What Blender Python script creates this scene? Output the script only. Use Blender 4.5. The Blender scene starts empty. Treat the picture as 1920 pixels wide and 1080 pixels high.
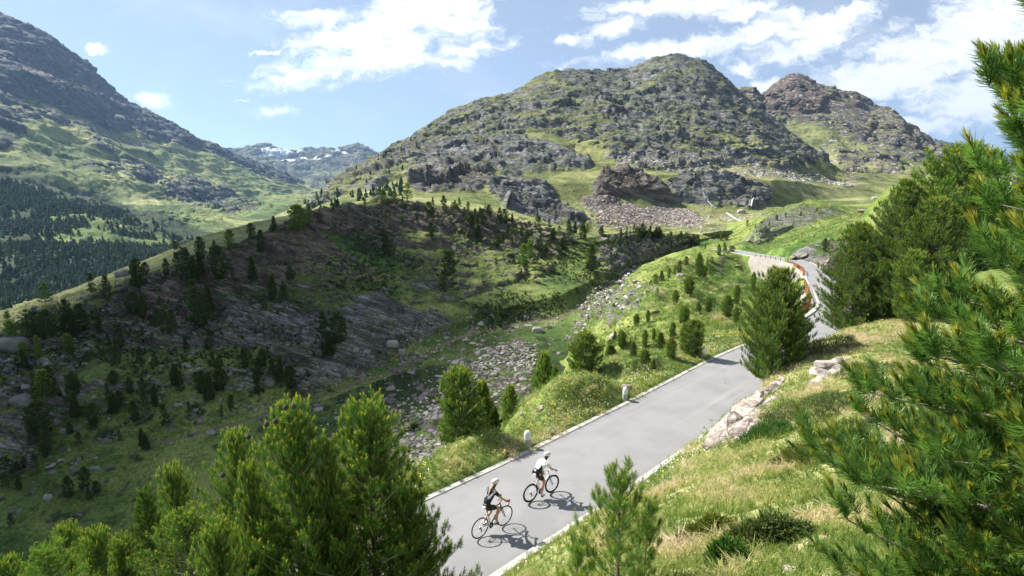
import bpy, math, random
import numpy as np
from mathutils import Vector, Matrix
C = bpy.context.scene.collection
SC = bpy.context.scene
R = math.radians
H0 = 10.4                     # height of the camera above the road by the riders
FP = 1000.0                   # focal length in pixels of a 1920 wide picture
PITCH = math.atan(170/1000)
# ------------------------------------------------------------ camera, sky, sun
cam = bpy.data.cameras.new('camera'); cam.sensor_width = 36; cam.lens = 36*FP/1920
cam.clip_start = .1; cam.clip_end = 40000
co = bpy.data.objects.new('camera', cam); C.objects.link(co)
co.location = (0, 0, H0); co.rotation_euler = (math.pi/2-PITCH, 0, 0)
SC.camera = co
SUN_EL = R(45.3); SUN_AZ = math.atan2(-.87, .47)   # clockwise from +Y
SUN = Vector((math.sin(SUN_AZ)*math.cos(SUN_EL), math.cos(SUN_AZ)*math.cos(SUN_EL), math.sin(SUN_EL)))
sl = bpy.data.lights.new('sun', 'SUN'); sl.energy = 5.0; sl.angle = R(.5); sl.color = (1, .955, .89)
so = bpy.data.objects.new('sun', sl); C.objects.link(so)
so.rotation_euler = SUN.to_track_quat('Z', 'Y').to_euler(); so.location = (0, 0, 60)
SC.view_settings.view_transform = 'Standard'; SC.view_settings.look = 'None'
SC.view_settings.gamma = 1; SC.view_settings.exposure = 1.2
cp, sp = math.cos(PITCH), math.sin(PITCH)
def w_of(py): return np.tan(np.arctan((540-np.asarray(py, float))/FP)-PITCH)
def px2(px, py, Y):           # picture position + forward distance -> world point
    w = w_of(py); x = (np.asarray(px, float)-960)/FP*(cp-w*sp)*Y
    return np.stack([x, np.asarray(Y, float)+0*x, w*Y+H0], -1)
def proj(P):
    X, Y, Z = P[..., 0], P[..., 1], P[..., 2]-H0
    d = np.maximum(Y*cp-Z*sp, .05)
    return 960+FP*X/d, 540-FP*(Y*sp+Z*cp)/d
class NT:                     # small node helper
    def __init__(s, tree): s.t = tree; s.n = tree.nodes; s.l = tree.links; s.n.clear()
    def val(s, x, sock):
        if hasattr(x, 'is_output'): s.l.new(x, sock)
        elif x is not None:
            if isinstance(x, (tuple, list)) and len(x) == 3 and sock.type == 'RGBA': x = (*x, 1)
            sock.default_value = x
    def node(s, typ, ins={}, **kw):
        n = s.n.new(typ)
        for k, v in kw.items(): setattr(n, k, v)
        for k, v in ins.items(): s.val(v, n.inputs[k])
        return n
    def math(s, op, a, b=0., c=0., clamp=False):
        n = s.node('ShaderNodeMath', {0: a, 1: b, 2: c}, operation=op); n.use_clamp = clamp; return n.outputs[0]
    def mix(s, f, a, b, mode='MIX'):
        n = s.n.new('ShaderNodeMix'); n.data_type = 'RGBA'; n.blend_type = mode
        s.val(f, n.inputs[0]); s.val(a, n.inputs[6]); s.val(b, n.inputs[7]); return n.outputs[2]
    def ramp(s, f, stops):
        n = s.n.new('ShaderNodeValToRGB'); s.val(f, n.inputs[0]); e = n.color_ramp.elements
        while len(e) < len(stops): e.new(.5)
        for i, (p, c) in enumerate(stops):
            e[i].position = p; e[i].color = (*c, 1) if len(c) == 3 else c
        return n.outputs[0]
    def smooth(s, x, a, b):
        n = s.n.new('ShaderNodeMapRange'); n.interpolation_type = 'SMOOTHSTEP'
        s.val(x, n.inputs[0]); n.inputs[1].default_value = a; n.inputs[2].default_value = b; return n.outputs[0]
    def noise(s, vec, scale, detail=4, rough=.55, dist=0.):
        n = s.node('ShaderNodeTexNoise', {'Scale': scale, 'Detail': detail, 'Roughness': rough, 'Distortion': dist})
        if vec is not None: s.l.new(vec, n.inputs['Vector'])
        return n.outputs[0]
    def attr(s, name): return s.node('ShaderNodeAttribute', attribute_name=name).outputs['Fac']
world = bpy.data.worlds.new('World'); SC.world = world; world.use_nodes = True
W = NT(world.node_tree)
sky = W.node('ShaderNodeTexSky', sky_type='NISHITA', sun_disc=False, sun_elevation=SUN_EL, sun_rotation=SUN_AZ,
             altitude=1800, air_density=1.0, dust_density=.6, ozone_density=1.6)
tc = W.node('ShaderNodeTexCoord').outputs['Generated']
sx = W.node('ShaderNodeSeparateXYZ', {0: tc})
dy = W.math('MAXIMUM', sx.outputs[1], .02)
cs = W.math('DIVIDE', sx.outputs[0], dy); ce = W.math('DIVIDE', sx.outputs[2], dy)
cv0 = W.node('ShaderNodeCombineXYZ', {0: cs, 1: ce}).outputs[0]
wn = W.node('ShaderNodeTexNoise', {'Vector': cv0, 'Scale': 22, 'Detail': 6, 'Roughness': .6}).outputs['Color']
wv = W.node('ShaderNodeVectorMath', {0: W.node('ShaderNodeVectorMath', {0: wn, 1: (.5, .5, .5)}, operation='SUBTRACT').outputs[0], 1: (.085, .045, 0)}, operation='MULTIPLY').outputs[0]
cv = W.node('ShaderNodeVectorMath', {0: cv0, 1: wv}, operation='ADD').outputs[0]
CL = [  # clouds laid on the vertical plane ahead: px, py, half width, half height, tilt
 (700,112,215,34,7),(780,45,140,60,5),(560,142,72,26,18),(870,95,95,12,6),(620,34,85,14,0),(850,18,75,30,0),(650,75,110,26,8),
 (520,208,42,11,4),(286,189,36,11,-8),(184,97,14,8,0),(463,188,16,6,0),(500,94,30,4,12),
 (1280,92,185,17,7),(1420,62,90,26,16),(1160,50,66,17,20),(1060,72,34,10,10),(1270,12,150,17,6),(1385,24,60,14,8),(1392,131,26,16,0),(1440,158,26,12,0),
 (1740,110,230,58,16),(1860,40,200,80,28),(1580,175,80,36,8),(1830,190,170,46,6),(1510,92,80,30,15),(1560,40,120,22,20),(1700,235,150,22,4),(1900,120,160,90,10)]
m = None
for (a, b, rx, ry, rot) in CL:
    w = float(w_of(b)); u = (a-960)/FP*(cp-w*sp)
    mp = W.node('ShaderNodeMapping', {'Vector': cv, 'Location': (u, w, 0), 'Rotation': (0, 0, R(rot)), 'Scale': (rx/FP*1.25, ry/FP*1.25, 1)}, vector_type='TEXTURE')
    ln = W.node('ShaderNodeVectorMath', {0: mp.outputs[0]}, operation='LENGTH').outputs['Value']
    v = W.math('SUBTRACT', 1., ln)
    m = v if m is None else W.math('SMOOTH_MAX', m, v, .25)
cvs = W.node('ShaderNodeMapping', {'Vector': cv, 'Scale': (1, 2.2, 1), 'Rotation': (0, 0, R(-12))}).outputs[0]
n1 = W.noise(cvs, 9, 9, .62, .5); n2 = W.noise(cvs, 3.2, 4, .5, .3); n3 = W.noise(cvs, 30, 6, .6)
m = W.math('MULTIPLY_ADD', W.math('SUBTRACT', n1, .5), 1.9, m)
m = W.math('MULTIPLY_ADD', W.math('SUBTRACT', n3, .5), 1.5, m)
m = W.math('MULTIPLY_ADD', W.math('SUBTRACT', n2, .5), .6, m)
cm = W.smooth(m, -.05, .75)
thin = W.math('MULTIPLY', W.smooth(n2, .45, .8), .25)
cm = W.math('MAXIMUM', W.math('MULTIPLY', cm, .93), thin)
cm = W.math('MULTIPLY', cm, W.smooth(ce, -.02, .10))
skc = W.mix(.38, sky.outputs[0], (6.9, 7.7, 8.9))     # thin milky veil high in the air
cc = W.mix(W.noise(cvs, 5, 5), (10.2, 10.4, 10.8), (12.5, 12.5, 12.5))
sc_ = W.mix(cm, skc, cc)
bg = W.node('ShaderNodeBackground', {'Color': sc_, 'Strength': .050})
wo = W.node('ShaderNodeOutputWorld'); W.l.new(bg.outputs[0], wo.inputs[0])
# ------------------------------------------------------------ helpers
def obj(name, me, parent=None, loc=None):
    o = bpy.data.objects.new(name, me); C.objects.link(o)
    if parent is not None: o.parent = parent
    if loc is not None: o.location = loc
    return o
def tag(o, label=None, cat=None, group=None, kind=None):
    if label: o['label'] = label
    if cat: o['category'] = cat
    if group: o['group'] = group
    if kind: o['kind'] = kind
    return o
def npmesh(name, V, F, mats=(), attrs=None, smooth=True, midx=None):
    """V (n,3) floats; F (m,3|4) ints"""
    V = np.ascontiguousarray(V, np.float32); F = np.ascontiguousarray(F, np.int32)
    me = bpy.data.meshes.new(name); k = F.shape[1]
    me.vertices.add(len(V)); me.vertices.foreach_set('co', V.ravel())
    me.loops.add(F.size); me.loops.foreach_set('vertex_index', F.ravel())
    me.polygons.add(len(F)); me.polygons.foreach_set('loop_start', np.arange(0, F.size, k, dtype=np.int32))
    me.polygons.foreach_set('use_smooth', np.full(len(F), smooth, bool))
    for mm in mats: me.materials.append(mm)
    if midx is not None: me.polygons.foreach_set('material_index', np.ascontiguousarray(midx, np.int32))
    me.update(calc_edges=True)
    for n, a in (attrs or {}).items():
        at = me.attributes.new(n, 'FLOAT', 'POINT'); at.data.foreach_set('value', np.ascontiguousarray(a, np.float32).ravel())
    return me
def grid_faces(nr, nc):
    i = np.arange(nr*nc).reshape(nr, nc)
    return np.stack([i[:-1, :-1], i[:-1, 1:], i[1:, 1:], i[1:, :-1]], -1).reshape(-1, 4)
_tab = np.random.RandomState(7).rand(65536).astype(np.float32)
def vnoise(P):
    P = np.asarray(P, np.float32); i = np.floor(P).astype(np.int64); f = P-i; f = f*f*(3-2*f)
    out = 0
    for dx in (0, 1):
        for dy_ in (0, 1):
            for dz in (0, 1):
                h = ((i[..., 0]+dx)*73856093 ^ (i[..., 1]+dy_)*19349663 ^ (i[..., 2]+dz)*83492791) & 65535
                wt = (f[..., 0] if dx else 1-f[..., 0])*(f[..., 1] if dy_ else 1-f[..., 1])*(f[..., 2] if dz else 1-f[..., 2])
                out = out+_tab[h]*wt
    return out*2-1
_rot = np.array([[.8, .6, 0], [-.48, .64, .6], [.36, -.48, .8]], np.float32)
def fbm(P, scale, oct=5, gain=.5, ridged=False, lac=2.03):
    P = np.asarray(P, np.float32)*scale; a = 1.; s = 0; tot = 0
    for k in range(oct):
        n = vnoise(P+13.7*k)
        if ridged: n = 1-2*np.abs(n)
        s = s+a*n; tot += a; a *= gain; P = (P@_rot.T)*lac
    return s/tot
def facets(P, scale, slope=.9, seed=0):
    """angular rock: every cell of a jittered lattice is its own tilted plane"""
    P = np.asarray(P, np.float32)*scale; P = P+.35*np.stack([vnoise(P*1.7+5), vnoise(P*1.7+25), vnoise(P*1.7+45)], -1)
    c = np.floor(P).astype(np.int64); best = np.full(P.shape[:-1], 9., np.float32); out = np.zeros(P.shape[:-1], np.float32)
    for i in (-1, 0, 1):
        for j in (-1, 0, 1):
            for k in (-1, 0, 1):
                q = c+np.array([i, j, k]); h = (q[..., 0]*73856093 ^ q[..., 1]*19349663 ^ q[..., 2]*83492791)+seed*7919
                r = [_tab[(h*m_+m_) & 65535] for m_ in (1, 31, 101, 197, 389, 577, 769)]
                d = P-(q+np.stack(r[:3], -1)); dd = (d*d).sum(-1); mk = dd < best
                v = (r[3]-.5)*1.1+slope*(d[..., 0]*(r[4]-.5)+d[..., 1]*(r[5]-.5)+d[..., 2]*(r[6]-.5))*2
                best = np.where(mk, dd, best); out = np.where(mk, v, out)
    return out
def sstep(x, a, b):
    t = np.clip((x-a)/(b-a), 0, 1); return t*t*(3-2*t)
def inpoly(px, py, poly):
    r = np.zeros(px.shape, bool); n = len(poly)
    for i in range(n):
        x1, y1 = poly[i]; x2, y2 = poly[(i+1) % n]
        if y1 == y2: continue
        c = ((y1 > py) != (y2 > py)) & (px < (x2-x1)*(py-y1)/(y2-y1)+x1)
        r ^= c
    return r
def blur(A, k, axis):
    if k < 1: return A
    pad = [(0, 0)]*A.ndim; pad[axis] = (k, k); B = np.pad(A, pad, mode='edge')
    w = np.hanning(2*k+3)[1:-1]; w /= w.sum(); out = np.zeros(A.shape)
    for i in range(2*k+1):
        sl_ = [slice(None)]*A.ndim; sl_[axis] = slice(i, i+A.shape[axis]); out += w[i]*B[tuple(sl_)]
    return out
def gridnormal(P):
    a = np.gradient(P, axis=1); b = np.gradient(P, axis=0); n = np.cross(a, b)
    n /= np.maximum(np.linalg.norm(n, axis=-1, keepdims=True), 1e-9)
    n *= np.where(n[..., 2:3] < 0, -1, 1); return n
class Sheet:                   # a grid of terrain whose rows run away from the camera
    def __init__(s, P, m): s.P = P; s.m = m; s.fin()
    def fin(s):
        s.px, s.py = proj(s.P); s.vis = np.minimum.accumulate(s.py, axis=0)
    def hit(s, px, py, below=True):
        """first ground point seen at picture position px, py"""
        mid = s.px[s.P.shape[0]//2]; c = int(np.clip(np.searchsorted(mid, px), 0, len(mid)-1))
        for _ in range(3):
            col = s.vis[:, c]; r = int(np.searchsorted(-col, -py)); r = min(r, len(col)-1)
            c = int(np.clip(c+np.searchsorted(s.px[r], px)-c, 0, len(mid)-1))
        return Vector(s.P[r, c]), r, c
def loft(feats, pxs, rows, smr=.18, smc=6):
    """feats: list of [(px,py,Y)...] near to far"""
    T = []
    for f in feats:
        f = np.array(sorted(f), float)
        py = np.interp(pxs, f[:, 0], f[:, 1]); ly = np.interp(pxs, f[:, 0], np.log(f[:, 2]))
        py = blur(py[None], 2, 1)[0]; ly = blur(ly[None], smc, 1)[0]
        T.append((w_of(py), ly))
    ws, ls, band = [], [], []
    for k in range(len(T)-1):
        t = np.linspace(0, 1, rows[k], endpoint=(k == len(T)-2))[:, None]
        ws.append(T[k][0]*(1-t)+T[k+1][0]*t); ls.append(T[k][1]*(1-t)+T[k+1][1]*t); band.append(k+t[:, 0])
    w = np.concatenate(ws); l = np.concatenate(ls); band = np.concatenate(band)[:, None]+np.zeros(w.shape)
    kk = int(min(rows)*smr); w = blur(w, kk, 0); l = blur(l, kk, 0)
    Y = np.exp(l); X = (pxs[None]-960)/FP*(cp-w*sp)*Y
    return np.stack([X, Y, w*Y+H0], -1), band
# ------------------------------------------------------------ terrain material
def terrain_mat(name, S, rock=((.055,.054,.052),(.16,.158,.15),(.36,.35,.33)), grass=((.028,.045,.012),(.085,.125,.028),(.22,.235,.075)), bump=1., strata=(.30,-.32,.3), nzt=.70):
    m = bpy.data.materials.new(name); m.use_nodes = True; T = NT(m.node_tree)
    pos = T.node('ShaderNodeNewGeometry').outputs['Position']
    A = {k: T.attr(k) for k in ('rock','lush','dry','scree','brown','scrub','path','snow')}
    def mp(sc, rot=(0,0,0)):
        r_ = T.node('ShaderNodeMapping', {'Vector': pos, 'Rotation': rot}).outputs[0]
        return T.node('ShaderNodeMapping', {'Vector': r_, 'Scale': sc}).outputs[0]
    big = T.noise(pos, .09/S, 5, .55); mid = T.noise(pos, .55/S, 6, .6); fine = T.noise(pos, 4./S, 5, .65)
    st = T.noise(mp((.35/S, .35/S, 2.6/S), strata), 1., 7, .68, .6)
    st2 = T.noise(mp((1.6/S, 1.6/S, 9./S), strata), 1., 5, .7, .4)
    # rock
    rv = T.math('ADD', T.math('MULTIPLY', st, .55), T.math('MULTIPLY', st2, .45))
    rc = T.ramp(rv, [(.36, rock[0]), (.49, rock[1]), (.61, rock[2])])
    bc = T.ramp(T.math('MULTIPLY_ADD', T.math('SUBTRACT', mid, .5), .8, rv), [(.32, (.03,.02,.014)), (.46, (.15,.085,.05)), (.56, (.23,.15,.09)), (.7, (.33,.27,.22))])
    rc = T.mix(A['brown'], rc, bc)
    crk = T.noise(mp((3.5/S, 3.5/S, 11./S), strata), 1., 4, .75, .8); rc = T.mix(T.math('MULTIPLY', T.smooth(T.math('ABSOLUTE', T.math('SUBTRACT', crk, .5)), .045, .0), .75), rc, (.02,.019,.018))
    big2 = T.noise(mp((.12/S, .12/S, .5/S), strata), 1., 5, .65, .5); rc = T.mix(T.math('MULTIPLY', T.smooth(big2, .52, .40), .55), rc, rock[0])
    lich = T.smooth(mid, .56, .7); rc = T.mix(T.math('MULTIPLY', lich, .35), rc, (.13,.13,.06))
    # grass
    gv = T.math('MULTIPLY_ADD', T.math('SUBTRACT', mid, .5), .8, T.math('MULTIPLY_ADD', T.math('SUBTRACT', fine, .5), .9, big))
    gc = T.ramp(gv, [(.28, grass[0]), (.5, grass[1]), (.72, grass[2])])
    lc = T.ramp(gv, [(.25, (.022,.055,.012)), (.5, (.07,.135,.024)), (.75, (.17,.24,.055))])
    dc = T.ramp(gv, [(.25, (.10,.125,.035)), (.5, (.29,.28,.12)), (.75, (.46,.40,.22))])
    gc = T.mix(A['lush'], gc, lc); gc = T.mix(A['dry'], gc, dc)
    scm = T.smooth(T.math('ADD', T.math('MULTIPLY_ADD', T.math('SUBTRACT', mid, .5), 1.6, A['scrub']), T.math('MULTIPLY', T.math('SUBTRACT', fine, .5), .5)), .55, .75)
    sc = T.ramp(fine, [(.35, (.012,.022,.008)), (.65, (.045,.07,.022))])
    gc = T.mix(scm, gc, sc)
    # loose stone
    vo = T.node('ShaderNodeTexVoronoi', {'Vector': pos, 'Scale': 1.3/S, 'Randomness': 1.})
    vd = T.node('ShaderNodeTexVoronoi', {'Vector': pos, 'Scale': 1.3/S}, feature='DISTANCE_TO_EDGE')
    hs = T.node('ShaderNodeSeparateColor', {0: vo.outputs['Color']})
    scol = T.ramp(hs.outputs[0], [(0, (.10,.085,.075)), (.5, (.24,.20,.18)), (1, (.42,.38,.34))])
    scol = T.mix(T.math('MULTIPLY', T.smooth(vd.outputs[0], .12, .0), .75), scol, (.03,.028,.025))
    sm = T.smooth(T.math('ADD', A['scree'], T.math('ADD', T.math('MULTIPLY', T.math('SUBTRACT', mid, .5), 1.2), T.math('MULTIPLY', T.math('SUBTRACT', hs.outputs[1], .5), .9))), .5, .6)
    nz = T.node('ShaderNodeSeparateXYZ', {0: T.node('ShaderNodeNewGeometry').outputs['Normal']}).outputs[2]
    ledge = T.math('MULTIPLY', T.math('SUBTRACT', nzt, nz), T.math('MULTIPLY', T.smooth(A['rock'], .05, .35), 1.5))
    rn = T.math('ADD', T.math('MULTIPLY', T.math('SUBTRACT', mid, .5), .9), T.math('MULTIPLY', T.math('SUBTRACT', st, .5), 1.9))
    rn = T.math('MULTIPLY_ADD', T.math('SUBTRACT', fine, .5), .9, rn)
    rm = T.smooth(T.math('ADD', T.math('ADD', A['rock'], ledge), rn), .47, .56)
    col = T.mix(rm, gc, rc); col = T.mix(sm, col, scol)
    col = T.mix(A['path'], col, (.17,.14,.085))
    snm = T.smooth(T.math('ADD', A['snow'], T.math('MULTIPLY', T.math('SUBTRACT', mid, .5), .7)), .5, .56)
    col = T.mix(snm, col, (.82,.84,.88))
    h = T.math('ADD', T.math('MULTIPLY', T.math('ADD', T.math('MULTIPLY', rv, 1.6), T.math('MULTIPLY', fine, .25)), T.math('MULTIPLY_ADD', rm, .85, .1)), T.math('MULTIPLY', fine, .35))
    h = T.math('MULTIPLY_ADD', T.math('MULTIPLY', T.smooth(vd.outputs[0], 0, .2), sm), .5, h)
    bp = T.node('ShaderNodeBump', {'Strength': .75*bump, 'Distance': .45*S, 'Height': h})
    b = T.node('ShaderNodeBsdfPrincipled', {'Base Color': col, 'Roughness': .92, 'Normal': bp.outputs[0]})
    b.inputs['Specular IOR Level'].default_value = .15
    T.l.new(b.outputs[0], T.node('ShaderNodeOutputMaterial').inputs[0])
    return m
ATT = ('rock','lush','dry','scree','brown','scrub','path','snow')
def regions(px, py, P, regs, jit=9, S=1., fe=7):
    """regs: (attr, value, polygon, feather, band range or None)"""
    jx = fbm(P, .11/S, 4)*jit; jy = fbm(P+91, .11/S, 4)*jit*.7
    A = {k: np.zeros(px.shape, np.float32) for k in ATT}
    X = px+jx; Y = py+jy
    for reg in regs:
        a, v, poly = reg[:3]; bnd = reg[3] if len(reg) > 3 else None
        mk = inpoly(X, Y, poly).astype(np.float32)
        if bnd is not None: mk = mk*bnd
        mk = blur(blur(mk, fe, 0), fe, 1)
        A[a] = A[a]*(1-mk)+v*mk
    return A
def line_mask(px, py, pts, wid):
    d = np.full(px.shape, 1e9)
    for (x1, y1), (x2, y2) in zip(pts[:-1], pts[1:]):
        L = (x2-x1)**2+(y2-y1)**2; t = np.clip(((px-x1)*(x2-x1)+(py-y1)*(y2-y1))/L, 0, 1)
        d = np.minimum(d, np.hypot(px-x1-t*(x2-x1), py-y1-t*(y2-y1)))
    return sstep(wid-d, -wid*.4, wid*.4)
def terrace(P, per, sharp=.7, jit=1.):
    """ledges along tilted beds: returns displacement -1..1"""
    s = (P[..., 2]+.28*P[..., 0]-.12*P[..., 1])/per+fbm(P, .35/per, 4)*jit*1.3
    f = s-np.floor(s); return (np.abs(f-.5)*2-.5)*sharp+(sstep(f, .0, .25)-f)*.8
def rough_up(P, rock, S, arock=1., agrass=.25, per=None, oct=6):
    n = gridnormal(P)
    r = rock[..., None]
    Q = P.copy(); Q[..., 2] = (P[..., 2]+.30*P[..., 0]-.16*P[..., 1])*2.4
    Qf = P.copy(); Qf[..., 2] = (P[..., 2]+.30*P[..., 0]-.16*P[..., 1])*1.7
    d = fbm(P, .04/S, oct, .55, ridged=True)*.9*S*arock+facets(Qf, .085/S, .9, 1)*1.35*S*arock+facets(Qf+17, .26/S, 1., 2)*.75*S*arock+fbm(Q+50, .22/S, 5, .65, ridged=True)*.7*S*arock
    d = d+(terrace(P, (per or 3.2*S), 1, 1)*.55+terrace(P+40, (per or 3.2*S)*.37, 1, 1)*.3)*S*arock
    g = fbm(P+7, .06/S, 4, .5)*2.2*S*agrass+fbm(P, .5/S, 3, .5)*.35*S*agrass
    return P+n*(d[..., None]*r+g[..., None]*(1-.5*r))
# ------------------------------------------------------------ road geometry
def un(px, py, z):            # picture position at height z above the camera
    a = (px-960)/FP; b = (540-py)/FP
    d = np.array([a, cp+b*sp, -sp+b*cp]); q = d*z/d[2]; q[2] += H0; return q
Ledge = [(-26,-4,-10.4),(-19,1.5,-10.4),(-8.5,11.6,-10.4)]
Ledge = [np.array((x, y, z+H0), float) for x, y, z in Ledge]
for a in [(797,939.5,-10.4),(955.6,868,-10.4),(1190,751,-10.4),(1336,674,-10.45),(1390,650,-10.6)]: Ledge.append(un(*a))
Ledge.append(np.array((23.6, 45.8, H0-11.9)))
for a in [(1514,595,-13),(1531,584,-13),(1538.5,571,-13.1),(1527,547,-13.4),(1513.5,525,-14),(1512,510,-14.3),(1481,492,-14.5),(1444,485,-14.5),(1407,479.5,-14.6),(1377,474,-14.6),(1335,467,-14.6)]: Ledge.append(un(*a))
Ledge = np.array(Ledge)
def resample(pts, step):
    seg = np.r_[0, np.cumsum(np.linalg.norm(np.diff(pts, axis=0), axis=1))]
    t = np.arange(0, seg[-1], step); q = np.stack([np.interp(t, seg, pts[:, i]) for i in range(3)], 1)
    return q
Lc = resample(Ledge, .5); Lc = np.stack([blur(Lc[:, i][:, None], 7, 0)[:, 0] for i in range(3)], 1)
tan = np.gradient(Lc, axis=0); tan[:, 2] = 0; tan /= np.linalg.norm(tan, axis=1, keepdims=True)
right = np.stack([tan[:, 1], -tan[:, 0], 0*tan[:, 0]], 1)
right = blur(right, 9, 0); right /= np.linalg.norm(right, axis=1, keepdims=True)
RW = np.interp(Lc[:, 1], [-4, 40, 52, 85, 100, 115], [4.35, 4.4, 5.2, 4.8, 5.4, 4.4])
Rc = Lc+right*RW[:, None]
MidR = (Lc+Rc)/2; HW = RW/2
def road_query(X, Y):
    shp = X.shape; x = X.ravel(); y = Y.ravel(); best = np.full(x.shape, 1e9); zi = np.zeros(x.shape); sd = np.zeros(x.shape)
    for k in range(0, len(MidR), 2):
        dx = x-MidR[k, 0]; dy_ = y-MidR[k, 1]; d = np.hypot(dx, dy_)-HW[k]
        mk = d < best; best = np.where(mk, d, best); zi = np.where(mk, MidR[k, 2], zi); sd = np.where(mk, dx*right[k, 0]+dy_*right[k, 1], sd)
    return best.reshape(shp), zi.reshape(shp), sd.reshape(shp)
# ------------------------------------------------------------ ravine floor feature (shared by both sides)
F0 = [(-250,1150,45),(0,1080,50),(300,1000,55),(600,930,60),(800,830,68),(900,760,76),(1000,680,90),(1080,620,105),(1130,560,128),(1180,512,150),(1250,482,178),(1330,456,208),(1480,436,225)]
# ------------------------------------------------------------ near ground (road side of the ravine)
ctl = [(1160,1100,6),(1160,1029,8.8),(1160,965,13),(1060,1060,12),(1300,1080,5.5),(1300,1000,8),(1300,920,12),(1300,860,17),
 (1500,1080,4.5),(1500,1000,6.5),(1500,900,10),(1500,820,14),(1500,750,19),(1500,700,24),(1520,650,29),
 (1400,900,11),(1400,820,17),(1400,755,22),(1410,712,26),(1450,685,27.5),(1700,1000,5.5),(1700,850,9),(1700,720,16),(1700,640,25),(1720,600,33),
 (1900,1000,4.2),(1900,850,7),(1900,700,14),(1900,600,26),(2200,1000,3.5),(2200,600,22),(1600,618,33),
 (1650,560,45),(1650,500,60),(1600,440,90),(1500,455,130),(1440,470,135),(1560,430,140),(1600,410,150),(1480,480,118),(1540,490,108),(1575,505,92),
 (1600,470,100),(1700,400,150),(1900,400,130),(1900,480,70),(1400,437,190),(1450,402,205),(1500,383,210),(1540,376,215),(1580,395,215),(1450,450,175),(1520,436,165),(1600,405,200),(1700,380,260),
 (770,888,19),(900,828,22.3),(960,788,25.2),(1060,738,28.8),(1120,700,33.3),(1200,678,36.5),(1250,658,39),(1330,630,43.5),(1370,612,48),(1400,602,52),(1450,592,55),
 (1120,690,38),(1150,650,48),(1172,600,62),(1192,560,80),(1250,600,55),(1300,640,42.5),(1200,570,72),(1222,532,98),(1300,540,85),
 (1350,560,78),(1400,520,112),(1440,520,122),(1475,535,117),(1400,500,125),(1350,490,130),(1450,560,95),(1505,592,70),(1490,560,84),(1200,500,125),(1290,468,165),(1240,492,150),(1330,457,196),(1380,450,190),(1300,500,118)]
cpts = [px2(*c) for c in ctl]
cpts += [np.array((x, y, z+H0), float) for x, y, z in [(-8,14,-13),(-14,16,-18),(-25,20,-26),(-40,25,-36),(-60,30,-46),(-22,4,-17),(-30,12,-25),(-45,8,-32),(-1.5,23,-13),(3,30,-15),(9,40,-17),(-6,20,-14.0),(-4.2,9.6,-9.9),(-5.5,7.5,-9.9),(-9,5,-10.6),(-5,32,-22),(-15,35,-29),(-10,50,-32),(1,52,-25),(0,38,-21),(6,68,-26),(13,84,-26),(6,44,-19),(-22,27,-30),
  (0,8.5,-8.3),(0,5.5,-6.3),(0,3,-4),(0,0,-1.9),(-4,3,-6.5),(-3,0,-4),(3,1,-1.6),(2.2,3,-2.6),(4,-3,-.9),(-8,-4,-7),(12,0,.5),(20,10,-.5),(30,25,-3.5),(45,35,-5),(70,50,-3)]]
for f in F0[1:-1]:
    q = px2(*f); cpts.append(q-np.array((0, 0, 2.5)))
    v = q*np.array((1, 1, 0)); n_ = np.linalg.norm(v); q2 = q+np.array((-.72, .62, 0))*n_*.14; q2[2] = q[2]-9; cpts.append(q2)
for k in range(0, len(Lc), 9):
    cpts.append(Lc[k]); 
    if k % 2 == 0: cpts.append(Rc[k])
cpts = np.array(cpts)
def uv(X, Y): return np.stack([X/(Y+9), np.log(Y+9)*1.1], -1)
ctlk = uv(cpts[:, 0], np.maximum(cpts[:, 1], -4))
def phi(r2): return .5*r2*np.log(r2+1e-12)
def tps_fit(K, z, lam=1.5e-5):
    n = len(K); A = phi(((K[:, None]-K[None])**2).sum(-1))+lam*np.eye(n)
    B = np.c_[np.ones(n), K]; M = np.block([[A, B], [B.T, np.zeros((3, 3))]])
    return np.linalg.solve(M, np.r_[z, 0, 0, 0])
tw = tps_fit(ctlk, cpts[:, 2])
def tps(X, Y):
    q = uv(X, Y).reshape(-1, 2); out = tw[-3]+q@tw[-2:]
    for k in range(len(ctlk)): out = out+tw[k]*phi(((q-ctlk[k])**2).sum(-1))
    return out.reshape(X.shape)
NC, NR = 1000, 760
uu = np.linspace(-1.30, 1.35, NC); YY = np.exp(np.linspace(math.log(1.0), math.log(290), NR)); 
gu = np.linspace(-1.30, 1.35, 220); gy = np.exp(np.linspace(math.log(1.0), math.log(290), 200))
GX = gu[None]*(gy[:, None]+2); GY = np.repeat(gy[:, None], 220, 1); GZ = tps(GX, GY)
fy = np.linspace(0, 199, NR); fx = np.linspace(0, 219, NC)
iy = np.minimum(fy.astype(int), 198); ix = np.minimum(fx.astype(int), 218); ty = (fy-iy)[:, None]; tx = (fx-ix)[None]
Z = (GZ[iy][:, ix]*(1-ty)+GZ[iy+1][:, ix]*ty)*(1-tx)+(GZ[iy][:, ix+1]*(1-ty)+GZ[iy+1][:, ix+1]*ty)*tx
X = uu[None]*(YY[:, None]+2); Y = np.repeat(YY[:, None], NC, 1)
P = np.stack([X, Y, Z], -1)
RD, RZ, RS = road_query(X, Y)
bx, by = proj(P)
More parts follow.
